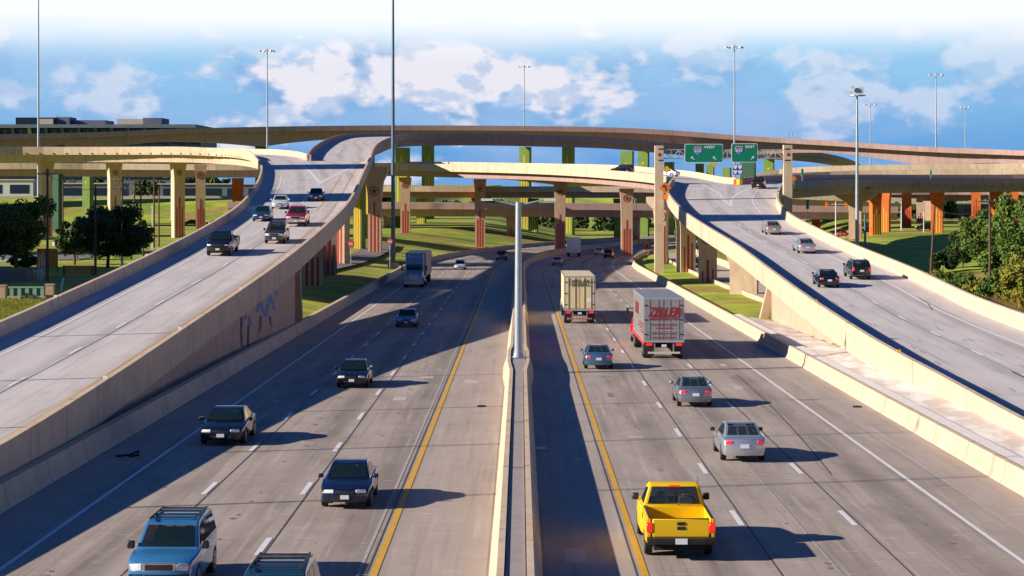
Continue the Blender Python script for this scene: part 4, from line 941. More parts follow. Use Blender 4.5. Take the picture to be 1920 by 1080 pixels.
# front-facing on the highway: pos is the middle; nearest end given as row depth
def main_car(kind, name, px, dn, away, label, cat, pm, grp, **k):
    h = SPECS[kind]['L']/2*k.get('scale', 1); d = dn+h; x = (px-960)/F*dn+.004*h
    vehicle(kind, name, (x, d, mainz(d)+.012), (0 if away else PI)-.004, label, cat, pm, grp, pitch=(-.0093 if away else .0093), **k)
main_car('suv', 'family_suv', 297, 52.0, False, 'bright blue SUV with a roof rack, nearest vehicle at the lower left', 'SUV', P_BLUE, GL, bumper=P_NAVY, mirror=M_TRIM)
main_car('suv', 'family_suv', 494, 44.6, False, 'dark blue SUV cut off by the bottom edge, roof with black rails', 'SUV', P_TEAL, GL, mirror=M_TRIM)
main_car('sedan', 'sedan_car', 413, 84.7, False, 'black muscular sedan alone in the shaded left lane', 'car', P_BLACK, GL, sx=1.04, scale=1.03, sz=.97)
main_car('sedan', 'sedan_car', 646, 67.1, False, 'black sedan with orange turn signals and white front plate beside the yellow line', 'car', P_NAVY, GL, scale=.96)
main_car('sedan', 'sedan_car', 659, 111, False, 'black sedan further off, half in the wall shadow', 'car', P_BLACK, GL)
main_car('sedan', 'sedan_car', 761, 165, False, 'steel blue sedan, farthest car on the shaded left carriageway', 'car', P_LBLUE, GL)
main_car('sedan', 'sedan_car', 1397, 79.2, True, 'silver sedan with lit brake light ahead of the yellow pickup', 'car', P_SILV, GR, mirror=M_TRIM)
main_car('sedan', 'sedan_car', 1305, 100.5, True, 'grey sedan in the middle lane behind the red lettered truck', 'car', P_GREY, GR)
main_car('sedan', 'sedan_car', 1123, 123.5, True, 'steel blue sedan with a wide tail light bar near the median', 'car', P_LBLUE, GR)
main_car('pickup', 'pickup_truck', 1277, 57.5, True, 'bright yellow pickup truck with open bed and black bumper', 'pickup truck', P_YEL, GR, bumper=M_TRIM, mirror=M_TRIM, bedfloor=P_YEL)
def ramp_car(sts, S, kind, name, px, d, away, label, cat, pm, grp, **k):
    h = SPECS[kind]['L']/2*k.get('scale', 1); p, yaw, pitch = on_sts(sts, S, px, d+h)
    s0 = (px-960)/F*d; x = s0-math.sin(yaw)*h
    p = (x, d+h, p[2])
    vehicle(kind, name, p, yaw if away else yaw+PI, label, cat, pm, grp, pitch=pitch if away else -pitch, **k)
rc = ramp_car
rc(A_ST, A_S, 'pickup', 'pickup_truck', 408, 162, False, 'dark pickup truck, nearest vehicle on the left ramp', 'pickup truck', P_BLACK, GLR, bumper=M_TRIM, mirror=M_TRIM, chrome_grille=False)
rc(A_ST, A_S, 'suv', 'family_suv', 514, 173, False, 'dark grey SUV following the dark pickup down the left ramp', 'SUV', P_CHAR, GLR, mirror=M_TRIM)
rc(A_ST, A_S, 'pickup', 'heavy_suv', 554, 192, False, 'crimson red heavy truck with a chrome grille on the left ramp', 'pickup truck', P_RED, GLR, bumper=M_CHROME, mirror=M_TRIM)
rc(A_ST, A_S, 'sedan', 'sedan_car', 489, 199, False, 'dark teal sedan left of the red truck on the left ramp', 'car', P_TEAL, GLR)
rc(A_ST, A_S, 'sedan', 'sedan_car', 524, 218, False, 'white sedan behind the red truck on the left ramp', 'car', P_WHITE, GLR)
rc(A_ST, A_S, 'sedan', 'sedan_car', 592, 233, False, 'dark sedan in the shade, farthest car on the left ramp', 'car', P_CHAR, GLR)
rc(B_ST, B_S, 'sedan', 'sedan_car', 1556, 166, True, 'black sedan side by side with a black SUV on the right ramp', 'car', P_BLACK, GRR)
rc(B_ST, B_S, 'suv', 'family_suv', 1616, 173.5, True, 'black SUV with red tail lights beside the black sedan on the right ramp', 'SUV', P_BLACK, GRR, skip=('roof_bar',), sz=.95)
rc(B_ST, B_S, 'sedan', 'sedan_car', 1515, 200, True, 'silver sedan ahead of the black pair on the right ramp', 'car', P_SILV, GRR)
rc(B_ST, B_S, 'sedan', 'sedan_car', 1452, 223, True, 'champagne coloured sedan higher up the right ramp', 'car', P_CHAMP, GRR)
rc(B_ST, B_S, 'pickup', 'pickup_truck', 1421, 314, True, 'black pickup truck near the split of the right ramp', 'pickup truck', P_BLACK, GRR, bumper=M_TRIM)
vehicle('sedan', 'sedan_car', (28.9, 372, CZ+1.35), .95, 'white car taking the cream connector left of the gantry sign', 'car', P_WHITE, 'cars on the connector ramps')
vehicle('suv', 'family_suv', (21.8, 396, CZ+2.1), 1.1, 'dark SUV on the cream connector, left of the white car', 'SUV', P_BLACK, 'cars on the connector ramps')
x = (116-960)/F*420
vehicle('sedan', 'sedan_car', (x, 418, CZ+6.75), PI/2, 'dark car showing above the parapet of the left flyover branch', 'car', P_BLACK, 'cars on the connector ramps')
def ground_car(kind, px, d, yaw, label, pm, cat='car', z=None, grp='distant cars at ground level', **k):
    x = (px-960)/F*d; zz = groundz(x, d)+.1 if z is None else z
    vehicle(kind, {'sedan': 'sedan_car', 'suv': 'family_suv', 'pickup': 'pickup_truck'}[kind], (x, d, zz), yaw, label, cat, pm, grp, **k)
# ---- big trucks ----
def semi(name, px, dn, away, tl, label, trailer_m, cab_m, grp, tw=2.55, th=4.05, decor=None, floor=1.15, rods_thin=False):
    """trailer with hinged rear doors; local +Y is forward, origin at the rear bumper"""
    x = (px-960)/F*dn
    root = empty(name, (x, dn, mainz(dn)+.012) if away else (x, dn+tl+6.2, mainz(dn+tl+6.2)+.012), (0 if away else PI)-.004, label=label, cat='truck', group=grp)
    root.rotation_euler[0] = -.0093 if away else .0093
    hw = tw/2
    def pt(nm, mb, m, par=None, smooth=False):
        o = mb.build(nm, m, None, smooth); o.parent = par or root; return o
    box = MB().box((0, tl/2, (floor+th)/2), (tw, tl, th-floor)); bx = pt('trailer_box', box, trailer_m)
    # corner posts and rails proud of the box
    fr = MB()
    for s in (-1, 1):
        fr.box((s*hw, .03, (floor+th)/2), (.12, .10, th-floor)); fr.box((s*(hw+.01), tl/2, th-.04), (.06, tl, .10)); fr.box((s*(hw+.01), tl/2, floor+.08), (.06, tl, .18))
    fr.box((0, .02, th-.05), (tw+.06, .12, .12)); fr.box((0, .02, floor+.05), (tw+.06, .12, .16)); pt('trailer_frame', fr, M_TFRAME, bx)
    for s in (-1, 1):
        d = MB().box((s*(hw/2-.01), -.02, (floor+th)/2+.03), (hw-.12, .03, th-floor-.28)); dr = pt('rear_door', d, trailer_m)
        r = MB()
        for q in (.30, .75): r.tube((s*hw*q, -.06, floor+.15), (s*hw*q, -.06, th-.12), .025, n=6)
        pt('lock_rod', r, M_TFRAME, dr) if False else None
        for q in (.30, .75): pt('lock_rod', MB().tube((s*hw*q, -.05, floor+.15), (s*hw*q, -.05, th-.12), .016 if rods_thin else .028, n=6), M_TRSILV if rods_thin else M_RODS, dr)
        for zz in (floor+.5, (floor+th)/2, th-.5): pt('hinge', MB().box((s*(hw-.10), -.05, zz), (.2, .04, .07)), M_TRIM, dr)
        pt('tail_light', MB().box((s*(hw-.30), .0, floor-.16), (.42, .08, .18)), M_TAIL)
        pt('mudflap', MB().box((s*(hw-.35), .55, .62), (.6, .03, .8)), M_TRIM)
        pt('underride_leg', MB().box((s*.62, .0, floor-.40), (.08, .08, .6)), M_RIM)
    pt('underride_bar', MB().box((0, -.02, floor-.70), (2.1, .10, .12)), M_UBAR); pt('licence_plate', MB().box((0, -.03, floor-.24), (.32, .03, .16)), M_PLATE)
    pt('chassis_rails', MB().box((0, tl/2, floor-.2), (1.0, tl-.6, .28)), M_UND)
    def wheels(ys, hwx, r=.5):
        for y in ys:
            for s in (-1, 1):
                w2 = pt('wheel', MB().tube((s*hwx, y, r), (s*(hwx-.55), y, r), r, n=20), M_TYRE, smooth=True)
                pt('rim', MB().tube((s*(hwx+.01), y, r), (s*(hwx-.03), y, r), r*.56, r*.3, n=14), M_RIM, w2)
    wheels((1.6, 2.85), hw)
    cy = tl+.4   # cab rear
    wheels((tl-1.6, tl-.35), hw); wheels((cy+4.3,), hw-.06)
    # cab: sleeper, windshield, bonnet
    prof = [(cy, .55), (cy, 3.25), (cy+.4, 3.7), (cy+1.9, 3.55), (cy+2.7, 2.75), (cy+3.15, 1.95), (cy+5.0, 1.70), (cy+5.3, 1.45), (cy+5.35, .55)]
    bm = solid(prof, 1.1, .10); me = bpy.data.meshes.new('cab'); bm.to_mesh(me); bm.free(); me.materials.append(cab_m)
    me.polygons.foreach_set('use_smooth', [True]*len(me.polygons)); me.set_sharp_from_angle(angle=R(38)); o = bpy.data.objects.new('cab', me); COL.objects.link(o); o.parent = root; cab = o
    bm = screen((cy+3.12, 2.02), (cy+2.72, 2.70), .98, .92); me = bpy.data.meshes.new('windshield'); bm.to_mesh(me); bm.free(); me.materials.append(M_GLASS); o = bpy.data.objects.new('windshield', me); COL.objects.link(o); o.parent = root
    for s in (-1, 1):
        bm = plate([(cy+2.9, 2.0), (cy+2.5, 2.65), (cy+1.7, 2.65), (cy+1.7, 2.0)], s*1.1); me = bpy.data.meshes.new('side_window'); bm.to_mesh(me); bm.free(); me.materials.append(M_GLASS); o = bpy.data.objects.new('side_window', me); COL.objects.link(o); o.parent = root
        pt('mirror', MB().box((s*1.52, cy+3.0, 2.25), (.16, .1, .62)).box((s*1.28, cy+3.0, 2.5), (.4, .04, .04)).box((s*1.28, cy+3.0, 1.98), (.4, .04, .04)), M_TRIM)
        pt('headlight', MB().box((s*.88, cy+5.34, 1.05), (.3, .1, .24)), M_HEAD)
        pt('fender', MB().prism([(cy+3.55, .6), (cy+3.7, 1.0), (cy+4.3, 1.22), (cy+4.9, 1.0), (cy+5.3, .6)], (s*.9, 0, 0), (0, 1, 0), (0, 0, 1), (s*.34, 0, 0)), cab_m)
        pt('fuel_tank', MB().tube((s*.98, cy+.6, .68), (s*.98, cy+2.2, .68), .32, n=14), M_CHROME, smooth=True)
        pt('exhaust_stack', MB().tube((s*.95, cy-.12, 1.0), (s*.95, cy-.12, 3.9), .08, n=10), M_CHROME, smooth=True)
    pt('grille', MB().box((0, cy+5.37, 1.18), (1.1, .06, .75)), M_CHROME); pt('bumper', MB().box((0, cy+5.45, .55), (2.3, .18, .34)), M_CHROME)
    if decor: decor(root, hw, tl, th, floor)
    return root
M_TFRAME = mat('trailer_frame_metal', (.50, .52, .56), .4, metal=.5); M_RODS = mat('lock_rod_metal', (.30, .31, .27), .5, metal=.3); M_UBAR = mat('underride_red_white', (.62, .55, .52), .5)
M_TRSILV = mat('trailer_silver', (.42, .41, .40), .38, (.34, .33, .33), 2, metal=.45, stretch=(1, 1, 4)); M_TRCREAM = mat('trailer_cream', (.82, .66, .36), .5, (.78, .62, .34), 1.5); M_LRED = mat('lettering_red', (.30, .012, .02), .5); M_LDK = mat('lettering_dark', (.03, .07, .05), .5)
def T3(x, y, z): return Matrix.Translation((x, y, z)) @ STAND
def zeller(root, hw, tl, th, fl):
    text_mesh('ZELLER', .82, M_LRED, 'lettering', root, shear=.28, bold=.03, fit=(2.16, .62), mtx=T3(.02, -.10, 3.12))
    for b, y in (((-.98, -.98+1.95, 2.70),), 0),: pass
    m = MB().box((-.30, -.075, 2.66), (1.35, .01, .07)); o = m.build('underline', M_LRED); o.parent = root
    m = MB().box((.78, -.075, 2.66), (.5, .01, .07)); o = m.build('underline', M_LRED); o.parent = root
    for z, w2 in ((2.28, 1.75), (2.06, 1.15), (1.72, 1.7), (1.44, 1.6)):
        for s in (-1, 1):
            o = MB().box((s*w2/4-.0, -.05, z), (w2/2-.12, .02, .055)).build('small_print_line', M_LRED); o.parent = root
    for z in (2.45, 1.90): o = MB().box((0, -.045, z), (hw*2-.1, .02, .05)).build('door_band', M_TFRAME); o.parent = root
    # red skirt and stripes along the flank
    for s in (-1, 1):
        o = MB().box((s*(hw+.035), tl*.5, fl-.06), (.03, tl, .30)).build('red_skirt', M_LREDB); o.parent = root
        for z, y0, y1 in ((2.2, .8, 5.6), (1.95, 2.0, 7.0), (1.7, .8, 4.0)):
            o = MB().box((s*(hw+.015), (y0+y1)/2, z), (.012, y1-y0, .10)).build('side_stripe', M_LRED); o.parent = root
        mt = Matrix.Translation((s*(hw+.02), tl*.66, 3.0)) @ Matrix.Rotation(-s*R(-90), 4, 'Z') @ STAND
        text_mesh('ZELLER', .95, M_LRED, 'lettering', root, shear=.28, bold=.03, fit=(4.2, .8), mtx=mt)
    # roof bows
    for k in range(14): o = MB().box((0, .6+k*.92, 4.06), (hw*2-.1, .05, .012)).build('roof_bow', M_TFRAME); o.parent = root
M_LREDB = mat('skirt_red', (.75, .015, .015), .4, coat=.5)
def dollar(root, hw, tl, th, fl):
    text_mesh('DOLLAR', .36, M_LDK, 'lettering', root, bold=.012, fit=(1.75, .27), mtx=T3(0, -.10, 3.64)); text_mesh('GENERAL', .30, M_LDK, 'lettering', root, bold=.010, fit=(1.75, .20), mtx=T3(0, -.10, 3.34))
    o = MB().box((.86, -.045, 2.02), (.36, .02, .34)).build('decal', M_SIGNW); o.parent = root
    for k in range(7): o = MB().box((-.9+k*.3, -.05, .46), (.14, .16, .1)).build('reflector_block', M_SIGNR); o.parent = root
semi('semi_truck', 1245, 131.5, True, 12.8, 'silver semi truck with red lettering on its rear doors and a red cab', M_TRSILV, M_LREDB, GR, decor=zeller, rods_thin=True)
semi('semi_truck', 1087, 170, True, 14.5, 'cream box semi truck with dark lettering, in the lane beside the median', M_TRCREAM, paint('white_cab', (.6, .6, .62), 0), GR, decor=dollar)
semi('semi_truck', 776, 243, False, 14.0, 'white and teal semi truck coming towards us in the shade', M_TRSILV, paint('teal_cab', (.25, .38, .45), .1), GL)
# ------------------------------------------------------------------ trees and shrubs
def leafmat(name, a, b, c=None):
    m = mat(name, a, .75, b, .55, lo=.32, hi=.68, detail=6); return m
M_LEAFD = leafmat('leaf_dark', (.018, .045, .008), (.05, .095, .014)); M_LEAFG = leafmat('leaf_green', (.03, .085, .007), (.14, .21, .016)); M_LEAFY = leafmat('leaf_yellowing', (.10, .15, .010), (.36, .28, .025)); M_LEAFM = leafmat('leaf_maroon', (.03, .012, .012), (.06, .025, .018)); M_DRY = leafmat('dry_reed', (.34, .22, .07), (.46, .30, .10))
M_BARK = mat('bark', (.075, .05, .035), .95, (.11, .08, .055), 5)
def crown_mesh(name, rx, ry, rz, n, leaf, m, seed, clumps=26, flat=.0, low=-.75):
    rnd = random.Random(seed); V = []; Fc = []; C = []
    for k in range(clumps):
        while True:
            p = Vector((rnd.uniform(-1, 1), rnd.uniform(-1, 1), rnd.uniform(low, 1)))
            if .15 < p.length < .88: break
        C.append((p, rnd.uniform(.16, .36)))
    for k in range(n):
        c, r = C[rnd.randrange(clumps)]
        d = Vector((rnd.gauss(0, 1), rnd.gauss(0, 1), rnd.gauss(0, .8))); d = d.normalized()*r*rnd.uniform(.45, 1.12)
        p = c+d; p = Vector((p.x*rx, p.y*ry, p.z*rz))
        s = leaf*rnd.uniform(.6, 1.35); a = Vector((rnd.gauss(0, 1), rnd.gauss(0, 1), rnd.gauss(0, .7))).normalized(); nrm = (d.normalized()+a*.9).normalized(); t = nrm.orthogonal().normalized(); t = Matrix.Rotation(rnd.uniform(0, 6.28), 3, nrm) @ t; b = nrm.cross(t)
        i = len(V); V += [p-t*s-b*s*.5, p+t*s-b*s*.35, p+t*s*.7+b*s*.6, p-t*s*.6+b*s*.5]; Fc.append((i, i+1, i+2, i+3))
    me = bpy.data.meshes.new(name); me.from_pydata([tuple(v) for v in V], [], Fc); me.materials.append(m); return me, [c for c, r in C]
def trunk_mesh(h, r, limbs, crown_c, rx, ry, rz, seed):
    rnd = random.Random(seed); mb = MB(); p = Vector((0, 0, 0)); segs = 5; pts = [p.copy()]
    for k in range(segs): p = p+Vector((rnd.uniform(-.06, .06)*h/segs, rnd.uniform(-.06, .06)*h/segs, h/segs)); pts.append(p.copy())
    for k in range(segs): mb.tube(pts[k], pts[k+1], r*(1-.13*k), r*(1-.13*(k+1)), 8)
    for c in limbs:
        q = Vector((c.x*rx*.8, c.y*ry*.8, c.z*rz*.8+crown_c)); a = pts[-2]; mid = a.lerp(q, .5)+Vector((0, 0, .12*h)); mb.tube(a, mid, r*.42, r*.26, 6); mb.tube(mid, q, r*.26, r*.08, 6)
    return mb
TREEM = {}
def tree(name, px, d, h, rx, rz, label, leafm, seed, group='trees beside the ramps', leaf=.3, n=7000, cat='tree', trunk_h=None, key=None, z=None, x=None, low=-.75):
    X = (px-960)/F*d if x is None else x; zg = groundz(X, d) if z is None else z
    key = key or (name, seed)
    if key not in TREEM:
        cm, C = crown_mesh('crown', rx, rx*.9, rz, n, leaf, leafm, seed, low=low); cc = h-rz
        tm = trunk_mesh(max(.4, cc*.9), max(.08, h*.028), C[:7], cc, rx, rx*.9, rz, seed); TREEM[key] = (cm, tm, cc, h)
    cm, tm, cc, h0 = TREEM[key]
    r = empty(name, (X, d, zg-.05), rz=random.uniform(0, 6), label=label, cat=cat, group=group); r.scale = (h/h0,)*3
    if isinstance(tm, MB): o = tm.build('trunk', M_BARK); o.parent = r; TREEM[key] = (cm, o.data, cc, h0)
    else: o = bpy.data.objects.new('trunk', tm); COL.objects.link(o); o.parent = r
    c = bpy.data.objects.new('crown', cm); COL.objects.link(c); c.parent = r; c.location = (0, 0, cc)
    return r
tree('shade_tree', 30, 238, 10.8, 4.4, 4.2, 'tall green leafy tree at the left edge behind the utility pole', M_LEAFG, 3, n=15000, leaf=.19)
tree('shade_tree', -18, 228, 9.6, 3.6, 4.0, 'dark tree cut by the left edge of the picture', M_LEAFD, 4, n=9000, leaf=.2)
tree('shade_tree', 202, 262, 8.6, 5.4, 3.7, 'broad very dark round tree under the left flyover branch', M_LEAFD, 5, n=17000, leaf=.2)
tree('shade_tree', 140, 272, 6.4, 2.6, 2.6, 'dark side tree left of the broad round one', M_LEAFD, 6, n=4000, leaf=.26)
tree('shade_tree', 268, 300, 5.4, 1.9, 2.1, 'small dark tree just left of the ramp parapet', M_LEAFD, 7, n=3000, leaf=.24)
tree('ornamental_shrub', 145, 290, 3.0, 2.2, 1.2, 'low maroon leaved tree in the shaded lot', M_LEAFM, 8, n=2500, leaf=.2, cat='shrub', group='shrubs')
tree('round_shrub', 47, 262, 2.0, 2.0, 1.0, 'clipped dark round shrub beside the grey planter wall', M_LEAFD, 9, n=2500, leaf=.16, cat='shrub', group='shrubs')
for k, (px, d, h, rx, rz, lb, lm, nn) in enumerate((
    (1912, 232, 12.2, 4.6, 5.4, 'tallest leafy tree at the right edge', M_LEAFG, 10000), (1985, 225, 13.0, 4.6, 5.6, 'tree beyond the right edge with only its flank in view', M_LEAFG, 6000), (1852, 262, 8.0, 3.8, 3.7, 'bushy tree behind the right wooden pole', M_LEAFG, 8000),
    (1805, 268, 4.8, 3.0, 2.3, 'rounded dark green tree left of the right wooden pole', M_LEAFD, 6000), (1768, 262, 3.0, 2.0, 1.4, 'small dark tree near the leaning wooden pole', M_LEAFD, 4000), (1890, 205, 7.4, 3.2, 3.6, 'dense mid green tree low at the right edge', M_LEAFG, 6000))):
    tree('roadside_tree', px, d, h, rx, rz, lb, lm, 20+k, n=int(nn*1.8), leaf=.17, group='trees on the right verge', low=-.95)
for k, (px, d, h, rx, lb, lm) in enumerate(((1748, 222, 2.6, 1.5, 'yellow green shrub at the foot of the leaning pole', M_LEAFY), (1775, 212, 2.9, 2.2, 'leafy shrub right of the leaning pole', M_LEAFG), (1806, 205, 3.1, 2.3, 'green shrub in the middle of the right thicket', M_LEAFG), (1838, 196, 3.2, 2.2, 'green and yellow shrub before the right wooden pole', M_LEAFY),
                                    (1872, 190, 3.4, 2.1, 'green shrub under the right trees', M_LEAFG), (1912, 180, 5.2, 1.9, 'golden yellow shrub at the right edge', M_LEAFY), (1790, 190, 1.8, 1.7, 'low green shrub nearest the mown verge', M_LEAFG), (1935, 190, 6.0, 2.4, 'golden shrub half outside the right edge', M_LEAFY))):
    tree('wild_shrub', px, d, h, rx, h*.5, lb, lm, 40+k, n=5000, leaf=.12, cat='shrub', group='shrubs on the right verge', low=-1)
def reeds():
    rnd = random.Random(5); V = []; Fc = []
    for k in range(2600):
        px = rnd.uniform(1825, 1925); d = rnd.uniform(166, 192); X = (px-960)/F*d; z = groundz(X, d); h = rnd.uniform(.3, 1.9)*(1.0 if d > 178 else .3); w2 = .05; lx = rnd.gauss(0, .25); ly = rnd.gauss(0, .2); i = len(V)
        V += [(X-w2, d, z), (X+w2, d, z), (X+lx, d+ly, z+h)]; Fc.append((i, i+1, i+2))
    tag(mesh('dry_grass', V, Fc, M_DRY), kind='stuff')
    V = []; Fc = []
    for k in range(14000):
        if rnd.random() < .5: px = rnd.uniform(-30, 150); d = rnd.uniform(146, 190)
        else: px = rnd.uniform(1700, 1960); d = rnd.uniform(150, 200)
        X = (px-960)/F*d
        if -31 < X < 36: continue
        z = groundz(X, d); h = rnd.uniform(.1, .35); i = len(V); w2 = .06
        V += [(X-w2, d, z-.05), (X+w2, d, z-.05), (X+rnd.gauss(0, .12), d+rnd.gauss(0, .1), z+h)]; Fc.append((i, i+1, i+2))
    tag(mesh('grass_tufts', V, Fc, mat('grass_blade', (.12, .17, .012), .9, (.28, .27, .03), .8)), kind='stuff')
reeds()
# distant tree belt: many alike, one group
rnd = random.Random(11)
def far_tree(x, d, h, z):
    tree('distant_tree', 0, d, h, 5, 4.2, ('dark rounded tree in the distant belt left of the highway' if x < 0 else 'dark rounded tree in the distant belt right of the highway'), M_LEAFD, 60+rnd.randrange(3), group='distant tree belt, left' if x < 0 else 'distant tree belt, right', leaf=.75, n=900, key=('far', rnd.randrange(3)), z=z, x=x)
for k in range(34):
    x = -190+k*7.5+rnd.uniform(-3, 3); d = rnd.uniform(690, 760); far_tree(x, d, rnd.uniform(5.5, 9), groundz(x, d)-1)
for k in range(36):
    x = 60+k*5.4+rnd.uniform(-3, 3); d = rnd.uniform(700, 780); far_tree(x, d, rnd.uniform(8, 14), groundz(x, d)-1)
for k in range(5):
    x = 100+k*8+rnd.uniform(-3, 3); far_tree(x, rnd.uniform(610, 650), rnd.uniform(6, 9), groundz(x, 600)-.5)
# ------------------------------------------------------------------ poles
M_WIRE = mat('cable', (.03, .03, .03), .7)
def top_z(row, d): return CZ-(row-H0)/F*d
def high_mast(px, d, row_top, r0, label, m=M_GALV, lamps=6, rw=1.5, cams=False, ztop=None, zb=None):
    x = (px-960)/F*d; z0 = (groundz(x, d)-.1) if zb is None else zb; zt = top_z(row_top, d) if ztop is None else ztop; h = zt-z0
    root = empty('high_mast_light', (x, d, z0), label=label, cat='light pole', group='high mast light poles')
    def pt(nm, mb, mm, par=None, smooth=False): o = mb.build(nm, mm, None, smooth); o.parent = par or root; return o
    pt('pole', MB().tube((0, 0, 0), (0, 0, h*.5), r0, r0*.72, 14).tube((0, 0, h*.5), (0, 0, h), r0*.70, r0*.42, 14), m, smooth=True)
    pt('base', MB().tube((0, 0, -.3), (0, 0, .8), r0*2.3, r0*2.3, 14).tube((0, 0, .8), (0, 0, .9), r0*1.7, r0*1.7, 14), M_WALL)
    if cams:
        pt('platform', MB().tube((0, 0, h), (0, 0, h+.15), 1.3, 1.3, 12), M_GALV)
        pt('camera_housing', MB().box((.55, 0, h+.85), (.9, .8, .9)), M_LAMP); pt('dish', MB().tube((-.1, -.5, h+.8), (-.1, -.2, h+.8), .42, .38, 12), M_DKPOLE)
        for q in ((-.9, h+.5), (-.7, h+1.3)): pt('flood_lamp', MB().tube((q[0], -.3, q[1]), (q[0], .2, q[1]), .28, .2, 10), M_LAMP)
    else:
        ring = MB(); n = 14
        for k in range(n):
            a, b = 2*PI*k/n, 2*PI*(k+1)/n; ring.tube((rw*.62*math.cos(a), rw*.62*math.sin(a), h-.1), (rw*.62*math.cos(b), rw*.62*math.sin(b), h-.1), .07, n=5)
        for k in range(4): a = PI/2*k; ring.tube((0, 0, h), (rw*.62*math.cos(a), rw*.62*math.sin(a), h-.1), .06, n=5)
        ring.tube((0, 0, h-.4), (0, 0, h+.45), r0*.55, .1, 8); pt('lamp_ring', ring, M_GALV)
        for k in range(lamps):
            a = 2*PI*k/lamps+.2; c = (rw*math.cos(a), rw*math.sin(a), h-.2)
            pt('lamp', MB().box(c, (.62, .62, .22), rz=a).tube((c[0], c[1], c[2]-.25), (c[0], c[1], c[2]-.05), .32, .22, 8), M_LAMP)
high_mast(72, 470, -35, .34, 'pale mast light at the far left, running out of the top of the picture')
high_mast(501, 450, 94, .27, 'pale mast light rising behind the left flyover branch')
high_mast(737, 310, -40, .36, 'tall dark mast light in the middle left, thickest of the poles', m=M_DKPOLE)
high_mast(983, 690, 124, .30, 'mast light above the centre of the top flyover', rw=1.9)
high_mast(1377, 430, 87, .27, 'tall mast light behind the right exit sign', rw=1.7)
high_mast(1607, 300, 180, .33, 'thick pole with camera housings and round lamps on its platform', cams=True)
high_mast(1632, 760, 195, .34, 'short looking mast light just right of the camera pole', rw=2.2)
high_mast(1755, 640, 139, .34, 'mast light over the right piers of the top flyover', rw=2.2)
high_mast(1810, 760, 200, .32, 'thin mast light at the right, second from the edge', rw=1.6)
high_mast(1480, 900, 251, .3, 'mast light whose lamps barely show above the top flyover', rw=3.2, lamps=4)
def median_pole():
    d = 121; x = cshift(d)-.13; root = empty('median_light_pole', (x, d, mainz(d)+.93), label='thick pale pole standing on the median wall in the centre', cat='light pole')
    def pt(nm, mb, mm, smooth=False): o = mb.build(nm, mm, None, smooth); o.parent = root
    pt('pole', MB().tube((0, 0, 0), (0, 0, 9.4), .25, .17, 16), M_GALV, True)
    pt('base_plate', MB().box((0, 0, .03), (.8, .7, .06)).tube((0, 0, .06), (0, 0, .3), .32, .27, 12), M_GALV)
    for s in (-1, 1):
        pt('arm', MB().tube((0, 0, 9.2), (s*1.6, 0, 9.55), .06, .05, 8), M_GALV); pt('lamp', MB().box((s*1.9, 0, 9.55), (.7, .3, .14)), M_LAMP)
median_pole()
# light poles standing left of the ramp, outside the frame: their long shadows cross the roads
for k, (x, y, h) in enumerate(((-42, 110, 24), (-42, 91, 22), (-43, 75, 24), (-44, 60, 26))):
    zb = groundz(x, y); r = empty('roadside_light_pole', (x, y, zb), label=('farthest', 'second farthest', 'second nearest', 'nearest')[k]+' slim light pole on the left verge, beyond the left edge', cat='light pole', group='light poles beyond the left edge')
    o = MB().tube((0, 0, 0), (0, 0, h), .12, .07, 10).build('pole', M_GALV, None, True); o.parent = r
    o = MB().tube((0, 0, h-.1), (1.8, 0, h+.2), .06, .05, 6).build('arm', M_GALV); o.parent = r
    o = MB().box((2.1, 0, h+.2), (.7, .3, .14)).build('lamp', M_LAMP); o.parent = r
UP = []
def upole(px, d, row_top, label, lean=0., arms=1, m=M_WOOD, r=.16):
    x = (px-960)/F*d; z0 = groundz(x, d)-.1; h = top_z(row_top, d)-z0
    root = empty('utility_pole', (x, d, z0), label=label, cat='utility pole', group='utility poles'); root.rotation_euler = (0, lean, 0)
    o = MB().tube((0, 0, 0), (0, 0, h), r, r*.72, 9).build('pole', m, None, True); o.parent = root
    for k in range(arms):
        o = MB().box((0, -.15, h-.6-k*1.1), (2.3, .1, .12)).build('crossarm', m); o.parent = root
        for s in (-1, -.45, .45, 1):
            q = MB().tube((s, -.15, h-.54-k*1.1), (s, -.15, h-.36-k*1.1), .05, .04, 6).build('insulator', M_GALV); q.parent = o
    UP.append((x+math.sin(lean)*h, d, z0+h)); return root
upole(89, 226, 316, 'tall dark utility pole with a crossarm, in front of the leftmost flyover pier', arms=1)
upole(118, 385, 336, 'distant dark utility pole left of the broad round tree', arms=0)
upole(179, 242, 345, 'dark utility pole rising through the broad round tree', arms=0)
upole(229, 271, 330, 'utility pole with two crossarms beside the second flyover pier', arms=2)
upole(246, 292, 336, 'leaning brown utility pole right of the round tree', lean=.05, arms=1)
upole(264, 320, 335, 'dark utility pole between two crossarm poles', arms=0)
upole(289, 343, 334, 'utility pole with crossarm next to the small dark tree', arms=1)
upole(298, 348, 350, 'dark utility pole nearest the third flyover pier', arms=0)
upole(1743, 230, 385, 'leaning dark wooden pole in front of the orange pier on the right', lean=.06, arms=0, r=.14)
upole(1856, 196, 366, 'upright brown wooden pole in the right thicket', arms=1, r=.15)
upole(1622, 285, 402, 'short dark pole beside the tall camera pole', arms=0, m=M_DKPOLE, r=.2)
for px, d, rt, lb in ((228, 262, 377, 'thin white lamp post in front of the round tree'), (286, 335, 388, 'thin white lamp post beside the small dark tree'), (1732, 455, 398, 'short white post on the far right verge')):
    x = (px-960)/F*d; z0 = groundz(x, d); h = top_z(rt, d)-z0; r = empty('white_post', (x, d, z0), label=lb, cat='post', group='white posts')
    o = MB().tube((0, 0, 0), (0, 0, h), .11, .09, 8).build('post', M_LAMP, None, True); o.parent = r; o = MB().tube((0, 0, h), (0, 0, h+.18), .16, .1, 8).build('cap', M_LAMP); o.parent = r
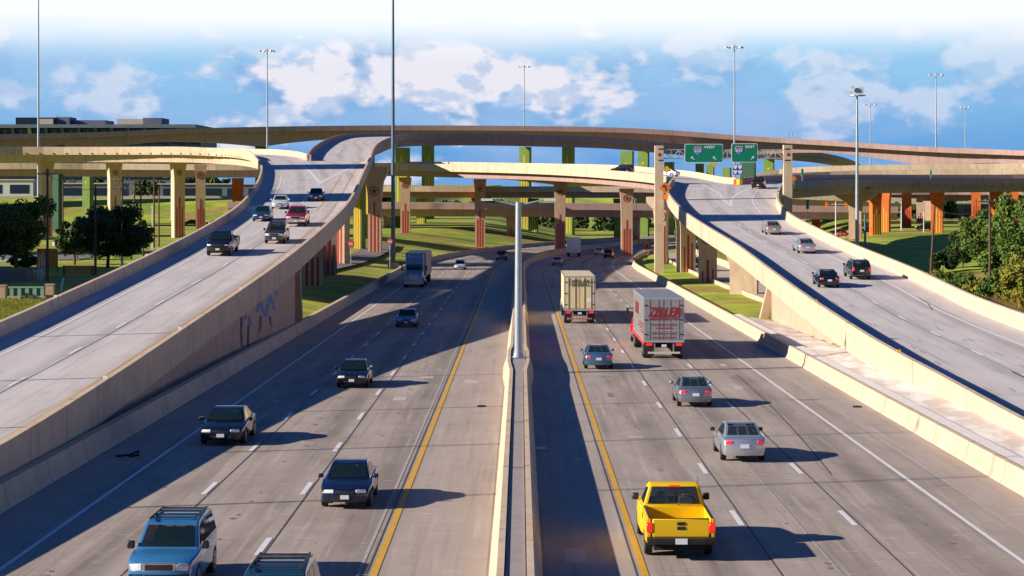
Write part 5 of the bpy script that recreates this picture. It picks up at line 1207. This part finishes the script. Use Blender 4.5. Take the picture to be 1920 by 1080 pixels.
def wire(a, b, sag, label):
    a = Vector(a); b = Vector(b); pts = [a.lerp(b, k/14)-Vector((0, 0, sag*4*(k/14)*(1-k/14))) for k in range(15)]
    mb = MB()
    for p, q in zip(pts, pts[1:]): mb.tube(p, q, .022, n=4, cap=False)
    tag(mb.build('overhead_wire', M_WIRE, None, loc=tuple(a)), label, 'wire', 'overhead wires')
for k, (a, b) in enumerate(((8, 9), (8, 9), (9, 9))):
    A = Vector(UP[a]); B = Vector(UP[b]) if a != b else Vector((70, 190, CZ-1.6))
    wire(A-Vector((0, 0, .3+.8*k)), B-Vector((0, 0, 1.0+.7*k)), .8, ('upper', 'lower')[k % 2]+' thin wire between the two wooden poles on the right' if a != b else 'thin wire leaving the right wooden pole past the edge')
for i, j in ((0, 2), (2, 3), (3, 4), (4, 6)):
    wire(Vector(UP[i])-Vector((0, 0, .5)), Vector(UP[j])-Vector((0, 0, .5)), .8, {0: 'dark wire from the tallest left utility pole to the pole in the round tree', 2: 'dark wire between the pole in the round tree and the double crossarm pole', 3: 'dark wire from the double crossarm pole to the leaning brown pole', 4: 'dark wire from the leaning brown pole to the crossarm pole at the small tree'}[i])
# ------------------------------------------------------------------ sign gantry
def board(root, name, c, w_, h_, m, border=M_SIGNW, th=.08, diamond=False, bw=.06):
    """panel facing the camera; c relative to root"""
    n = []; 
    if diamond: n = [(0, -h_/2), (w_/2, 0), (0, h_/2), (-w_/2, 0)]
    else:
        r = min(w_, h_)*.08
        for cx, cy, a0 in ((w_/2-r, h_/2-r, 0), (-w_/2+r, h_/2-r, 90), (-w_/2+r, -h_/2+r, 180), (w_/2-r, -h_/2+r, 270)):
            for k in range(4): a = R(a0+k*30); n.append((cx+r*math.cos(a), cy+r*math.sin(a)))
    mb = MB().prism(n, (c[0], c[1], c[2]), (1, 0, 0), (0, 0, 1), (0, th, 0)); o = mb.build(name, border); o.parent = root
    k = 1-2*bw/min(w_, h_); kx = (w_-2*bw)/w_; ky = (h_-2*bw)/h_
    q = MB().prism([(a*kx, b*ky) for a, b in n], (c[0], c[1]-.012, c[2]), (1, 0, 0), (0, 0, 1), (0, .02, 0)).build('sign_face', m); q.parent = o
    return o
def arrow(root, c, s, ang, m):
    p = [(-.07, -.5), (.07, -.5), (.07, .05), (.30, .05), (0, .5), (-.30, .05), (-.07, .05)]
    ca, sa = math.cos(ang), math.sin(ang)
    o = MB().prism([((a*ca-b*sa)*s, (a*sa+b*ca)*s) for a, b in p], c, (1, 0, 0), (0, 0, 1), (0, .015, 0)).build('arrow', m); o.parent = root
def shield(root, c, s):
    p = [(-.42, .46), (-.2, .40), (0, .46), (.2, .40), (.42, .46), (.52, .1), (.42, -.22), (.2, -.42), (0, -.52), (-.2, -.42), (-.42, -.22), (-.52, .1)]
    o = MB().prism([(a*s, b*s) for a, b in p], c, (1, 0, 0), (0, 0, 1), (0, .012, 0)).build('route_shield', M_SIGNW); o.parent = root
    p2 = [(a*.93, b*.93) for a, b in p]
    blue = [q for q in p2 if q[1] < .25]
    bl = [(-.455, .2), (.455, .2)]+[(a, b) for a, b in p2 if b < .15]
    q = MB().prism([(a*s, b*s) for a, b in bl], (c[0], c[1]-.008, c[2]), (1, 0, 0), (0, 0, 1), (0, .01, 0)).build('shield_field', M_SIGNBB); q.parent = o
    rd = [(-.455, .23), (-.39, .42), (-.19, .365), (0, .42), (.19, .365), (.39, .42), (.455, .23)]
    q = MB().prism([(a*s, b*s) for a, b in rd], (c[0], c[1]-.008, c[2]), (1, 0, 0), (0, 0, 1), (0, .01, 0)).build('shield_top', M_SIGNR); q.parent = o
    text_mesh('635', s*.52, M_SIGNW, 'lettering', o, bold=.01, mtx=T3(c[0], c[1]-.018, c[2]-.08*s))
M_SIGNBB = mat('shield_blue', (.02, .12, .55), .5)
def gantry():
    d = 285; s = d/F; xl = (1235.5-960)*s; xr = (1476.5-960)*s; zb = groundz(xl, d)-.3; zt = top_z(273, d)
    root = empty('sign_gantry', (xl, d, zb), label='sign bridge with two beige concrete columns and a grey steel truss over the right ramp', cat='sign gantry')
    rx = lambda px: (px-960)*s-xl; rz = lambda row: top_z(row, d)-zb
    for x, nm in ((0, 0), (xr-xl, 1)):
        o = MB().box((x, 0, rz(273)/2-.2*0), (1.2, 1.3, rz(273) if nm == 0 else rz(271))).build('column', M_BEIGE); o.parent = root
        for z in (rz(279.5), rz(300.5)):
            q = MB().box((x+(.25 if nm == 0 else -.1), -.66, z), (.75, .04, .16)).build('clamp_band', M_TRIM); q.parent = o
        q = MB().prism([(a*.28, b*.28) for a, b in STARPTS], (x, -.70, rz(290)), (1, 0, 0), (0, 0, 1), (0, .05, 0)).build('star_emblem', M_STAR); q.parent = o
    tr = MB(); z0, z1 = rz(297), rz(281); x0, x1 = .6, xr-xl-.6
    for y in (-.45, .45):
        for z in (z0, z1): tr.tube((x0, y, z), (x1, y, z), .075, n=8)
        n = 15
        for k in range(n):
            a = x0+(x1-x0)*k/n; b = x0+(x1-x0)*(k+1)/n; tr.tube((a, y, z0 if k % 2 else z1), (b, y, z1 if k % 2 else z0), .05, n=6); tr.tube((a, y, z0), (a, y, z1), .035, n=6)
    for k in range(16):
        a = x0+(x1-x0)*k/15
        for z in (z0, z1): tr.tube((a, -.45, z), (a, .45, z), .035, n=5)
    o = tr.build('truss', M_GALV); o.parent = root
    # signs hang on the truss: part of the gantry
    for (pa, pb, ra, rb, word, wx, sx, arrows) in ((1283, 1354.5, 270, 305, 'WEST', 1330, 1308, ((1298, .78), (1339, .78))), (1370.5, 1419.5, 269, 304.5, 'EAST', 1405.5, 1385, ((1410, -.78),))):
        cx = rx((pa+pb)/2); cz = rz((ra+rb)/2); o = board(root, 'sign_panel', (cx, -.62, cz), (pb-pa)*s, (rb-ra)*s, M_SIGNG, bw=.07)
        text_mesh(word, .50, M_SIGNW, 'lettering', o, bold=.012, sx=1.15, mtx=T3(rx(wx), -.665, rz(ra+6.3)))
        shield(o, (rx(sx), -.66, rz(ra+12)), 1.15)
        for ax, an in arrows: arrow(o, (rx(ax), -.66, rz(rb-8.5)), .66, an, M_SIGNW)
gantry()
def post_sign(px, d, row_c, size, label, m, kind='diamond', zb=None, extra=None, cat='sign', pole_m=M_GALV, name='road_sign', h_=None):
    x = (px-960)/F*d; z0 = groundz(x, d) if zb is None else zb; zc = top_z(row_c, d)-z0
    root = empty(name, (x, d, z0), label=label, cat=cat); o = MB().tube((0, 0, 0), (0, 0, zc+size*.3), .05, .05, 8).build('post', pole_m); o.parent = root
    if kind == 'diamond': b = board(root, 'sign_panel', (0, -.10, zc), size, size, m, M_TRIM, .03, True, .04)
    elif kind == 'disc':
        b = MB().tube((0, -.06, zc), (0, -.09, zc), size/2, size/2, 20).build('sign_panel', m); b.parent = root
    else: b = board(root, 'sign_panel', (0, -.10, zc), size, h_ or size, m, M_SIGNW, .03, False, .04)
    if extra: extra(root, b, zc)
    return root
def dne(root, b, zc):
    o = MB().box((0, -.10, zc), (.62, .02, .15)).build('white_bar', M_SIGNW); o.parent = b
    text_mesh('DO NOT', .16, M_SIGNW, 'lettering', b, bold=.004, mtx=T3(0, -.10, zc+.22)); text_mesh('ENTER', .16, M_SIGNW, 'lettering', b, bold=.004, mtx=T3(0, -.10, zc-.24))
post_sign(658, 300, 457, 1.1, 'round red do not enter sign with white bar between the red striped piers', M_SIGNR, 'disc', extra=dne)
post_sign(609, 300, 449, 1.0, 'dim do not enter sign in the shade under the left ramp', M_SIGNR, 'disc', extra=dne)
post_sign(731, 305, 453, 1.0, 'do not enter sign just left of the tall dark mast', M_SIGNR, 'disc', extra=dne)
def curve_arrow(root, b, zc):
    o = MB().prism([(-.10, -.5), (.10, -.5), (.10, .05), (-.05, .30), (-.22, .30), (-.22, .48), (-.52, .2), (-.22, -.05), (-.22, .12), (-.12, .12), (-.10, .0)], (.08, -.12, zc), (1, 0, 0), (0, 0, 1), (0, .02, 0)).build('arrow', M_TRIM); o.parent = b
    q = board(root, 'speed_plate', (0, -.10, zc-1.25), .75, .75, M_SIGNO, M_TRIM, .03, False, .03)
post_sign(1247.5, 282, 352, 1.75, 'orange diamond sign with a left bending arrow beside the left gantry column', M_SIGNO, zb=CZ-2.0, extra=curve_arrow)
def figure(root, b, zc):
    o = MB().prism([(-.3, .1), (.0, .35), (.25, .1), (.1, .1), (.3, -.4), (.1, -.4), (-.02, -.1), (-.2, -.4), (-.34, -.4), (-.12, .1)], (0, -.12, zc), (1, 0, 0), (0, 0, 1), (0, .02, 0)).build('symbol', M_TRIM); o.parent = b
post_sign(1213, 340, 461, 1.55, 'orange diamond work sign low beside the highway under the bridges', M_SIGNO, extra=figure)
post_sign(1250, 345, 317, 1.35, 'yellow diamond sign behind the left gantry column', M_SIGNY, zb=CZ+.3)
post_sign(1337, 425, 308, 1.6, 'yellow diamond sign below the wide green exit sign', M_SIGNY, zb=CZ-2)
def quad_shield(root, b, zc):
    for sx in (-.42, .42):
        for sz in (-.45, .45):
            shield_small(b, (sx, -.13, zc+sz), .72)
def shield_small(root, c, s):
    p = [(-.42, .46), (0, .42), (.42, .46), (.52, .1), (.2, -.42), (0, -.52), (-.2, -.42), (-.52, .1)]
    o = MB().prism([(a*s, b*s) for a, b in p], c, (1, 0, 0), (0, 0, 1), (0, .02, 0)).build('route_shield', M_SIGNW); o.parent = root
post_sign(1383, 362, 318, 1.8, 'blue route marker assembly behind the nose of the right ramp split', M_SIGNB, 'panel', zb=CZ+.2, extra=quad_shield, h_=1.9)
post_sign(1488, 318, 335, 1.1, 'orange diamond sign peeping out right of the right gantry column', M_SIGNO, zb=CZ-.6)
post_sign(1504, 352, 323, .45, 'small green marker sign on the right connector parapet', M_SIGNG, 'panel', zb=CZ+.3, h_=1.3)
post_sign(1514, 330, 383, .5, 'small green marker sign at ground level behind the right ramp', M_SIGNG, 'panel', h_=1.6)
post_sign(1745, 446, 324, .45, 'slim green marker on the shaded right connector', M_SIGNG, 'panel', zb=CZ+.2, h_=1.3)
def cant_sign():
    d = 560; x = (322-960)/F*d; z0 = groundz(x, d); root = empty('cantilever_sign', (x, d, z0), label='pale blue pole carrying a green sign edge on behind the third flyover pier', cat='sign')
    h = top_z(312, d)-z0; o = MB().tube((0, 0, 0), (0, 0, h), .3, .25, 10).build('pole', M_GALV, None, True); o.parent = root
    o = MB().tube((0, 0, h-1), (-1.8, 0, h-1), .12, n=8).build('arm', M_GALV); o.parent = root; board(root, 'sign_panel', (-1.7, -.2, h-1.6), 1.2, 3.0, M_SIGNG)
cant_sign()
# ------------------------------------------------------------------ ground level roads and clutter
M_ASPH = mat('asphalt_grey', (.17, .16, .16), .9, (.22, .21, .20), .4); M_ROADP = mat('road_pale', (.42, .39, .36), .9, (.48, .44, .41), .3); M_CURB = mat('curb_concrete', (.58, .56, .52), .9)
def strip(name, pts, width, m, dz=.16, kind='structure', label=None, cat=None):
    sts = from_center([Vector((x, y, groundz(x, y)+dz)) for x, y in pts], width, 3.)
    sts = [tuple(Vector((p.x, p.y, max(groundz(p.x, p.y), (groundz(a.x, a.y)+groundz(b.x, b.y))/2)+dz)) for p in (a, b)) for a, b in sts]
    o = sweep(name, sts, [(0, 0, 0), (1, 0, 0)], m, None, closed=False); tag(o, label, cat, kind=kind); return sts
def frontage():
    pts = [(28.5, 188), (28.3, 230), (28.6, 275), (29.6, 330), (32, 400)]
    sts = strip('frontage_road', pts, 6.6, M_ROADP, .12)
    r = empty('frontage_barrier', tuple((sts[0][0]+sts[0][1])/2), label='low cream wall beyond the frontage road under the right ramp', cat='barrier')
    sweep('barrier_wall', sts, [(1, 0, 0), (1, .1, .3), (1, .2, .95), (1, .42, .95), (1, .42, -.5), (1, 0, -.5)], M_BEIGE, r)
    r = empty('frontage_barrier', tuple((sts[0][0]+sts[0][1])/2), label='low cream kerb wall on the near side of the frontage road under the right ramp', cat='barrier')
    sweep('barrier_wall', sts, [(0, 0, 0), (0, -.1, .3), (0, -.35, .35), (0, -.35, -.5), (0, 0, -.5)], M_BEIGE, r)
    strip('frontage_road', [(-27.5, 240), (-27, 280), (-25.5, 320), (-25, 400)], 5.0, M_ASPH, .1)
    strip('service_road', [(-230, 533), (-150, 533), (-90, 533), (-45, 530)], 8, M_ROADP, .12); strip('upper_road', [(-260, 621), (-150, 621), (-60, 621)], 9, M_ROADP, .12)
    r = empty('roadside_wall', (-150, 616, groundz(-150, 616)), label='long pale low wall along the raised road behind the left piers', cat='barrier')
    sweep('barrier_wall', from_center([Vector((-260, 615, CZ-4.55)), Vector((-66, 615, CZ-4.55))], 1, 12), [(0, 0, -.5), (0, 0, .9), (1, -.7, .9), (1, -.7, -.5)], M_ROADP, r)
    strip('parking_lot', [(-62, 300), (-90, 300)], 26, M_ASPH, .12); strip('parking_lot', [(-66, 262), (-86, 262)], 9, M_ASPH, .12)
    strip('cross_street', [(62, 420), (66, 470), (70, 560)], 17, M_ROADP, .12); strip('verge_road', [(80, 500), (110, 512), (170, 515)], 9, M_ROADP, .12); strip('verge_road', [(60, 232), (46, 228)], 2.5, M_CURB, .12)
    for (x0, y0, x1, y1, lb) in ((-58, 248, -74, 252, 'bright pale kerb curving through the shaded lot'), (-66, 283, -84, 283, 'straight kerb at the back of the shaded lot')):
        a = from_center([Vector((x0, y0, groundz(x0, y0))), Vector((x1, y1, groundz(x1, y1)))], .4, 4); o = sweep('curb', a, [(0, 0, -.2), (0, 0, .3), (1, 0, .3), (1, 0, -.2)], M_CURB, None); tag(o, kind='structure')
frontage()
def left_clutter():
    # planter wall, guard fence, boards, barricade, stakes
    def at(px, d): x = (px-960)/F*d; return x, groundz(x, d)
    x0, z0 = at(-10, 226); x1, _ = at(49, 226)
    r = empty('planter_wall', (x0, 226, z0), label='grey block planter wall with grass on top at the left edge', cat='wall'); o = MB().box(((x1-x0)/2, 1.6, .5), (x1-x0, 3.2, 1.6)).build('wall', mat('planter_block', (.16, .15, .17), .9, (.20, .19, .21), 2)); o.parent = r
    o = MB().box(((x1-x0)/2, 1.6, 1.36), (x1-x0-.3, 2.9, .12)).build('grass_top', M_GRASS); o.parent = r
    d = 190; xa, za = at(4, d); xb, zb = at(94, d+2)
    r = empty('guard_fence', (xa, d, za), label='short green rail fence between two stone posts at the lower left', cat='fence')
    for x, y in ((xa, d), (xb, d+2)): o = MB().box((x-xa, y-d, .55), (.75, .75, 1.5)).box((x-xa, y-d, 1.33), (.85, .85, .1)).build('stone_post', M_WALL); o.parent = r
    gm = mat('fence_green', (.22, .40, .32), .6)
    o = MB().box(((xb-xa)/2, 1, 1.12), (xb-xa-.7, .22, .14)).build('top_rail', gm); o.parent = r; o = MB().box(((xb-xa)/2, 1, .12), (xb-xa-.7, .3, .25)).build('base_rail', M_WALL); o.parent = r
    for k in range(5): o = MB().box(((xb-xa)*(k+.9)/5.6, 1, .62), (.34, .16, .85)).build('rail_post', gm); o.parent = r
    d = 250; x, z = at(89, d); r = empty('work_board', (x, d, z), label='yellow and orange slatted work board behind the tall utility pole', cat='sign board')
    o = MB().box((0, 0, 1.75), (2.6, .1, 2.3)).build('board', mat('board_yellow', (.55, .30, .02), .7)); o.parent = r
    for k in range(2): q = MB().box((0, -.06, .95+k*1.75), (2.62, .06, .4)).build('board_band', M_SIGNO); q.parent = o
    for s in (-1, 1): q = MB().box((s*1.2, .08, .9), (.1, .1, 2.0)).build('leg', M_WOOD); q.parent = r
    d = 240; x, z = at(147, d); r = empty('barricade', (x, d, z), label='long low orange barricade in the grass by the ramp parapet', cat='barricade')
    for k in range(3): o = MB().box((0, 0, .35+k*.36), (3.8, .06, .24)).build('rail', M_SIGNO if k % 2 == 0 else mat('board_yellow', (0, 0, 0))); o.parent = r
    for s in (-1, 1): o = MB().box((s*1.7, 0, .55), (.1, .5, 1.2)).build('leg', M_WOOD); o.parent = r
    for px, h in ((71, 3.0), (76, 3.3), (80, 2.8)):
        x, z = at(px, 226); o = MB().tube((x, 226, z), (x+.25, 226, z+h), .045, n=6).build('marker_stake', M_LAMP, None, loc=(x, 226, z)); tag(o, ('leftmost', 'middle', 'rightmost')[(71, 76, 80).index(px)]+' of three thin white stakes below the work board', 'stake', 'white stakes')
    x, z = at(114, 205); o = MB().prism([(-.12, 0), (.12, 0), (.12, 1.35), (-.12, 1.35)], (x, 205, z), (1, 0, .0), (.18, 0, 1), (0, .1, 0)).build('delineator', mat('delineator_teal', (.35, .6, .62), .6), None, loc=(x, 205, z)); tag(o, 'tilted pale teal delineator post in the grass beside the green fence', 'post')
left_clutter()
GC = 'distant cars at ground level'
ground_car('suv', 126, 340, PI/2, 'white SUV parked in the shaded lot left of the round tree', P_WHITE, 'SUV'); ground_car('sedan', 22, 330, PI/2, 'blue car parked behind the leftmost tree', P_LBLUE)
ground_car('sedan', 358, 531, PI/2, 'black car passing between the two right piers of the flyover branch', P_BLACK); ground_car('sedan', 402, 531, PI/2, 'black car just right of the shaded flyover pier', P_BLACK)
ground_car('sedan', 1561, 492, 0, 'white car waiting on the cross street right of the gantry', P_WHITE); ground_car('sedan', 1580, 488, 0, 'dark red car waiting beside the white one on the cross street', P_RED); ground_car('suv', 1628, 450, PI/2, 'dark SUV behind the orange piers', P_BLACK, 'SUV')
ground_car('sedan', 1526, 360, PI/2, 'white car half hidden by the right ramp parapet', P_WHITE); ground_car('suv', 1302, 290, 0, 'dark SUV on the frontage road between the ramp piers', P_BLACK, 'SUV', z=groundz(26, 290)+.25)
ground_car('suv', 1735, 470, PI/2, 'dark van parked on the far right verge', P_BLACK, 'van')
ground_car('sedan', 1700, 578, PI/2, 'dark car on the low brown street bridge', P_LBLUE, z=CZ-2.6+.02)
def hw_car(kind, u, d, away, label, pm): 
    x = cshift(d)+u; vehicle(kind, {'sedan': 'sedan_car', 'suv': 'family_suv', 'pickup': 'pickup_truck'}[kind], (x, d, mainz(d)+.02), (0 if away else PI)-2*.00073*max(0, d-300), label, 'car', pm, GR if away else GL)
hw_car('sedan', 9.0, 395, True, 'silver car far ahead under the low bridges', P_SILV); hw_car('suv', 12.6, 372, True, 'dark SUV far ahead under the low bridges', P_BLACK); hw_car('sedan', 5.4, 330, True, 'grey car far up the lane beside the median', P_GREY)
hw_car('sedan', -9.4, 310, False, 'distant white car coming down the middle lane', P_WHITE); hw_car('suv', -6.0, 360, False, 'distant dark SUV coming down beside the yellow line', P_CHAR)
def box_truck(px, d, z, yaw, label):
    x = (px-960)/F*d; r = empty('box_truck', (x, d, z), label=label, cat='truck', group='distant trucks'); r.rotation_euler = (0, 0, yaw)
    o = MB().box((0, -1.2, 2.2), (2.4, 6.5, 2.7)).build('cargo_box', M_LAMP); o.parent = r; bm = solid([(2.2, .5), (2.2, 2.6), (3.2, 2.5), (3.8, 1.7), (4.2, 1.5), (4.3, .5)], 1.1, .08); me = bpy.data.meshes.new('cab'); bm.to_mesh(me); bm.free(); me.materials.append(P_WHITE); o = bpy.data.objects.new('cab', me); COL.objects.link(o); o.parent = r
    for y in (-3, 3):
        for s in (-1, 1): w2 = MB().tube((s*1.15, y, .45), (s*.85, y, .45), .45, n=14).build('wheel', M_TYRE, None, True); w2.parent = r
box_truck(1838, 578, CZ-2.58, PI/2, 'white box truck crossing the low brown street bridge at the right')
x = cshift(385)+4.9; box_truck(0, 385, 0, 0, 'white box truck far ahead, left lane under the low bridges'); t_ = bpy.data.objects[[o.name for o in bpy.data.objects if o.name.startswith('box_truck')][-1]]; t_.location = (x, 385, mainz(385)+.02)
def signal():
    d = 440; x = (1567-960)/F*d; z = groundz(x, d); r = empty('traffic_signal', (x, d, z), label='pale mast arm with orange signal heads beyond the right ramp', cat='traffic light'); h = top_z(378, d)-z
    o = MB().tube((0, 0, 0), (0, 0, h), .14, .11, 8).build('mast', M_LAMP, None, True); o.parent = r; o = MB().tube((-2.2, 0, h-.6), (3.4, 0, h-.6), .08, n=6).build('arm', M_LAMP); o.parent = r
    for q in (-2.0, 2.4): o = MB().box((q, -.1, h-.7), (.55, .3, 1.2)).build('signal_head', M_SIGNO); o.parent = r
    d = 470; x = (1690-960)/F*d; z = groundz(x, d); r = empty('traffic_signal', (x, d, z), label='mast arm signal behind the orange piers, pale green and red heads', cat='traffic light'); h = top_z(378, d)-z
    o = MB().tube((0, 0, 0), (0, 0, h), .14, .11, 8).build('mast', M_LAMP, None, True); o.parent = r; o = MB().tube((-4.2, 0, h-.3), (0, 0, h-.3), .08, n=6).build('arm', M_LAMP); o.parent = r
    for q, m in ((-3.8, M_SIGNR), (-1.2, M_SIGNG)): o = MB().box((q, -.1, h-.4), (.9, .3, .7)).build('signal_head', m); o.parent = r
signal()
def patches():
    """cut-and-filled repair patches and oil drips lying on the lanes"""
    rnd = random.Random(9); full = main_st(0, 1, 28, 300); S = cum(full); dk = MB(); lt = MB(); oil = MB()
    for k in range(26):
        s = rnd.uniform(20, 210); u = rnd.choice((-2.6, -5.9, -9.4, -12.9, 5.2, 8.8, 12.5, 1.9))+rnd.uniform(-.5, .5)
        stripe(lt if rnd.random() < .6 else dk, full, S, 0, u, rnd.uniform(.25, .9), s, s+rnd.uniform(.5, 2.6), 0, .008)
    for k in range(240):
        s = rnd.uniform(18, 160); u = rnd.choice((-5.9, -9.4, -12.9, 5.2, 8.8, 12.5))+rnd.gauss(0, .28); r = rnd.uniform(.04, .13)
        st = interp(full, S, s); p = st[0]+lat(st)*u+Vector((0, 0, .011)); n = 7; oil.add([p+Vector((r*math.cos(6.283*j/n)*rnd.uniform(.7, 1.2), 1.6*r*math.sin(6.283*j/n), 0)) for j in range(n)], [tuple(range(n))])
    for k in range(330):   # chipped pale scrapes across the lanes
        s = rnd.uniform(14, 130); u = rnd.choice((-4.6, -7.3, -8.1, -10.8, -11.6, 6.7, 7.4, 10.3, 11.1, -2.4, -1.9))+rnd.gauss(0, .25); w2 = rnd.uniform(.08, .42)
        stripe(lt, full, S, 0, u, w2, s, s+rnd.uniform(.03, .10), 0, .0095)
    tag(lt.build('pavement_scrapes', M_SCRAPE), kind='structure'); tag(dk.build('pavement_patches', M_PATCH), kind='structure'); tag(oil.build('oil_drips', M_PATCH), kind='structure')
M_SCRAPE = mat('scraped_concrete', (.50, .43, .39), .9, (.56, .49, .44), 3); M_PATCH = mat('patch_dark', (.20, .165, .15), .9, (.25, .21, .19), 2)
patches()
def debris():
    z = mainz(82); V = []; x0 = (238-960)/F*81.2
    mb = MB()
    pts = [(-.45, .0, .04), (-.2, -.05, .07), (.15, .05, .10), (.42, .25, .22), (.45, .1, .08), (.1, -.12, .05)]
    for a, b in zip(pts, pts[1:]): mb.tube((a[0]+x0, a[1]+81.2, a[2]+z), (b[0]+x0, b[1]+81.2, b[2]+z), .045, n=6)
    tag(mb.build('tyre_scrap', M_TYRE, None, loc=(x0, 81.2, z)), 'curled black tyre scrap on the shaded left shoulder', 'debris')
    for px, row, m, lb in ((1013, 842, M_LAMP, 'small white litter on the shaded shoulder right of the median'), (903, 763, M_TRIM, 'flat dark scrap on the left shoulder near the median'), (1607, 667*1.0+97, M_TRIM, 'dark speck of litter on the right lane')):
        d = 38730/(row-380); x = (px-960)/F*d; o = MB().prism([(-.22, -.1), (.1, -.14), (.25, .05), (.02, .12), (-.2, .08)], (x, d, mainz(d)+.02), (1, 0, 0), (0, 1, .1), (0, 0, .05)).build('litter', m, None, loc=(x, d, mainz(d))); tag(o, lb, 'litter')
debris()
# ------------------------------------------------------------------ buildings
M_BWIN = mat('office_glass', (.015, .03, .05), .12); M_BGREY = mat('office_panel', (.11, .14, .18), .7, (.15, .18, .22), .3); M_BBEI = mat('office_beige', (.52, .45, .37), .8, (.58, .50, .41), .3)
def office():
    d = 800; s = d/F; X = lambda px: (px-960)*s; Z = lambda r: top_z(r, d); zb = CZ-11
    root = empty('office_building', (X(170), d, zb), label='wide low grey office building with slanted ribs and rooftop blocks at the upper left', cat='building')
    def bx(nm, p0, p1, r0, r1, y0, y1, m, par=None):
        o = MB().box(((X(p0)+X(p1))/2, (y0+y1)/2, (Z(r0)+Z(r1))/2), (X(p1)-X(p0), y1-y0, Z(r0)-Z(r1))).build(nm, m); 
        o.parent = par or root; fixrel(o, o.parent); return o
    wl = bx('wall', -60, 372, 242, 345+11/s, d+1.2, d+50, M_BGREY)
    bx('roof_slab', -70, 369, 233.5, 240, d-3, d+52, M_BGREY)
    for k in range(14): bx('window', -52+k*31, -26+k*31, 241.5, 256, d+.9, d+1.4, M_BWIN, wl)
    for j in range(4):
        for k in range(14): 
            if j < 3: bx('window', -52+k*31, -26+k*31, 262+j*28, 280+j*28, d+.9, d+1.4, M_BWIN, wl)
    for k in range(14):
        p = -38+k*31; q = 3.0
        mb = MB().prism([(X(p-q), Z(240)), (X(p+q), Z(240)), (X(p+6), Z(258)), (X(p), Z(258))], (0, d-.9, 0), (1, 0, 0), (0, 0, 1), (0, 1.2, 0)); o = mb.build('rib', M_BGREY if k != 3 else M_BBEI); o.parent = root; fixrel(o, root)
    bx('rooftop_block', 20, 96, 219, 234, d+8, d+26, M_BWIN); bx('rooftop_block', 95, 121, 218, 234, d+9, d+22, M_BGREY); bx('rooftop_block', 64, 93, 222, 232, d+6, d+9, M_BBEI); bx('rooftop_block', 124, 186, 223.5, 234, d+12, d+30, M_BGREY)
    bx('rooftop_block', 213, 262, 222, 236, d+7, d+20, M_BBEI); bx('rooftop_block', 262.5, 298, 220, 236, d+6, d+24, M_BGREY)
    for px in (91, 94): o = MB().tube((X(px), d+15, Z(219)), (X(px), d+15, Z(212)), .12, n=5).build('antenna', M_GALV); o.parent = root; fixrel(o, root)
office()
def low_building(px0, px1, d, row0, label, wallm, winm, rows=2, depth=30):
    s = d/F; X0 = (px0-960)*s; X1 = (px1-960)*s; zb = CZ-12; zt = top_z(row0, d)
    root = empty('low_building', ((X0+X1)/2, d, zb), label=label, cat='building', group='buildings behind the interchange'); W = X1-X0; Hh = zt-zb
    w_ = MB().box((0, depth/2, Hh/2), (W, depth, Hh)).build('wall', wallm); w_.parent = root
    o = MB().box((0, depth/2, Hh+.2), (W+1, depth+1, .4)).build('roof', M_BBEI); o.parent = root
    n = max(2, int(W/7))
    for r in range(rows):
        for k in range(n):
            o = MB().box((-W/2+W*(k+.5)/n, -.06, Hh*(r+.55)/rows), (W/n*.7, .12, Hh/rows*.45)).build('window', winm); o.parent = w_
low_building(-40, 62, 680, 338, 'white fronted low building behind the leftmost piers', mat('white_wall', (.6, .6, .6), .8), M_BWIN)
low_building(108, 210, 670, 345, 'grey low building with dark windows between the first two flyover piers', M_BGREY, M_BWIN)
low_building(300, 500, 690, 346, 'dark low building behind the right flyover piers at the left', M_BGREY, M_BWIN)
low_building(1480, 1700, 660, 372, 'pale low building under the right bridges, near the gantry', M_BBEI, M_BWIN, 2)
low_building(1705, 1990, 640, 384, 'dark low garage with a pale roof line behind the right orange piers', M_BGREY, M_BWIN, 1)
low_building(1190, 1460, 700, 352, 'grey building glimpsed under the middle bridges', M_BGREY, M_BWIN, 3)
# unseen towers added at left to shade lot, ramps and highway
def tower(y0, y1, top, label, x0=-192, x1=-152):
    zb = CZ-11.5; r = empty('shade_tower', ((x0+x1)/2, (y0+y1)/2, zb), label=label, cat='building', group='unseen shade towers beyond the left edge'); W = x1-x0; D = y1-y0; Hh = top+11.5
    w_ = MB().box((0, 0, Hh/2), (W, D, Hh)).build('wall', M_BBEI); w_.parent = r
    n = int(Hh/3.6)
    for k in range(n):
        for sx in (-1, 1):
            o = MB().box((sx*W/2, 0, 3.6*k+2.2), (.16, D-2, 1.6)).build('window_band', M_BWIN); o.parent = w_
        o = MB().box((0, -D/2, 3.6*k+2.2), (W-2, .16, 1.6)).build('window_band', M_BWIN); o.parent = w_
    o = MB().box((0, 0, Hh+.4), (W-2, D-2, .8)).build('roof', M_BGREY); o.parent = r
tower(170, 200, 46, 'unseen tan block nearest us, added for its shade outside the left edge'); tower(200.5, 209, 74, 'unseen tallest slim tan tower, added for its shade outside the left edge'); tower(209.5, 232, 48, 'unseen tan block behind the slim tower, added for its shade outside the left edge'); tower(287, 296, 75, 'unseen tan tower standing farthest, added for its shade outside the left edge')
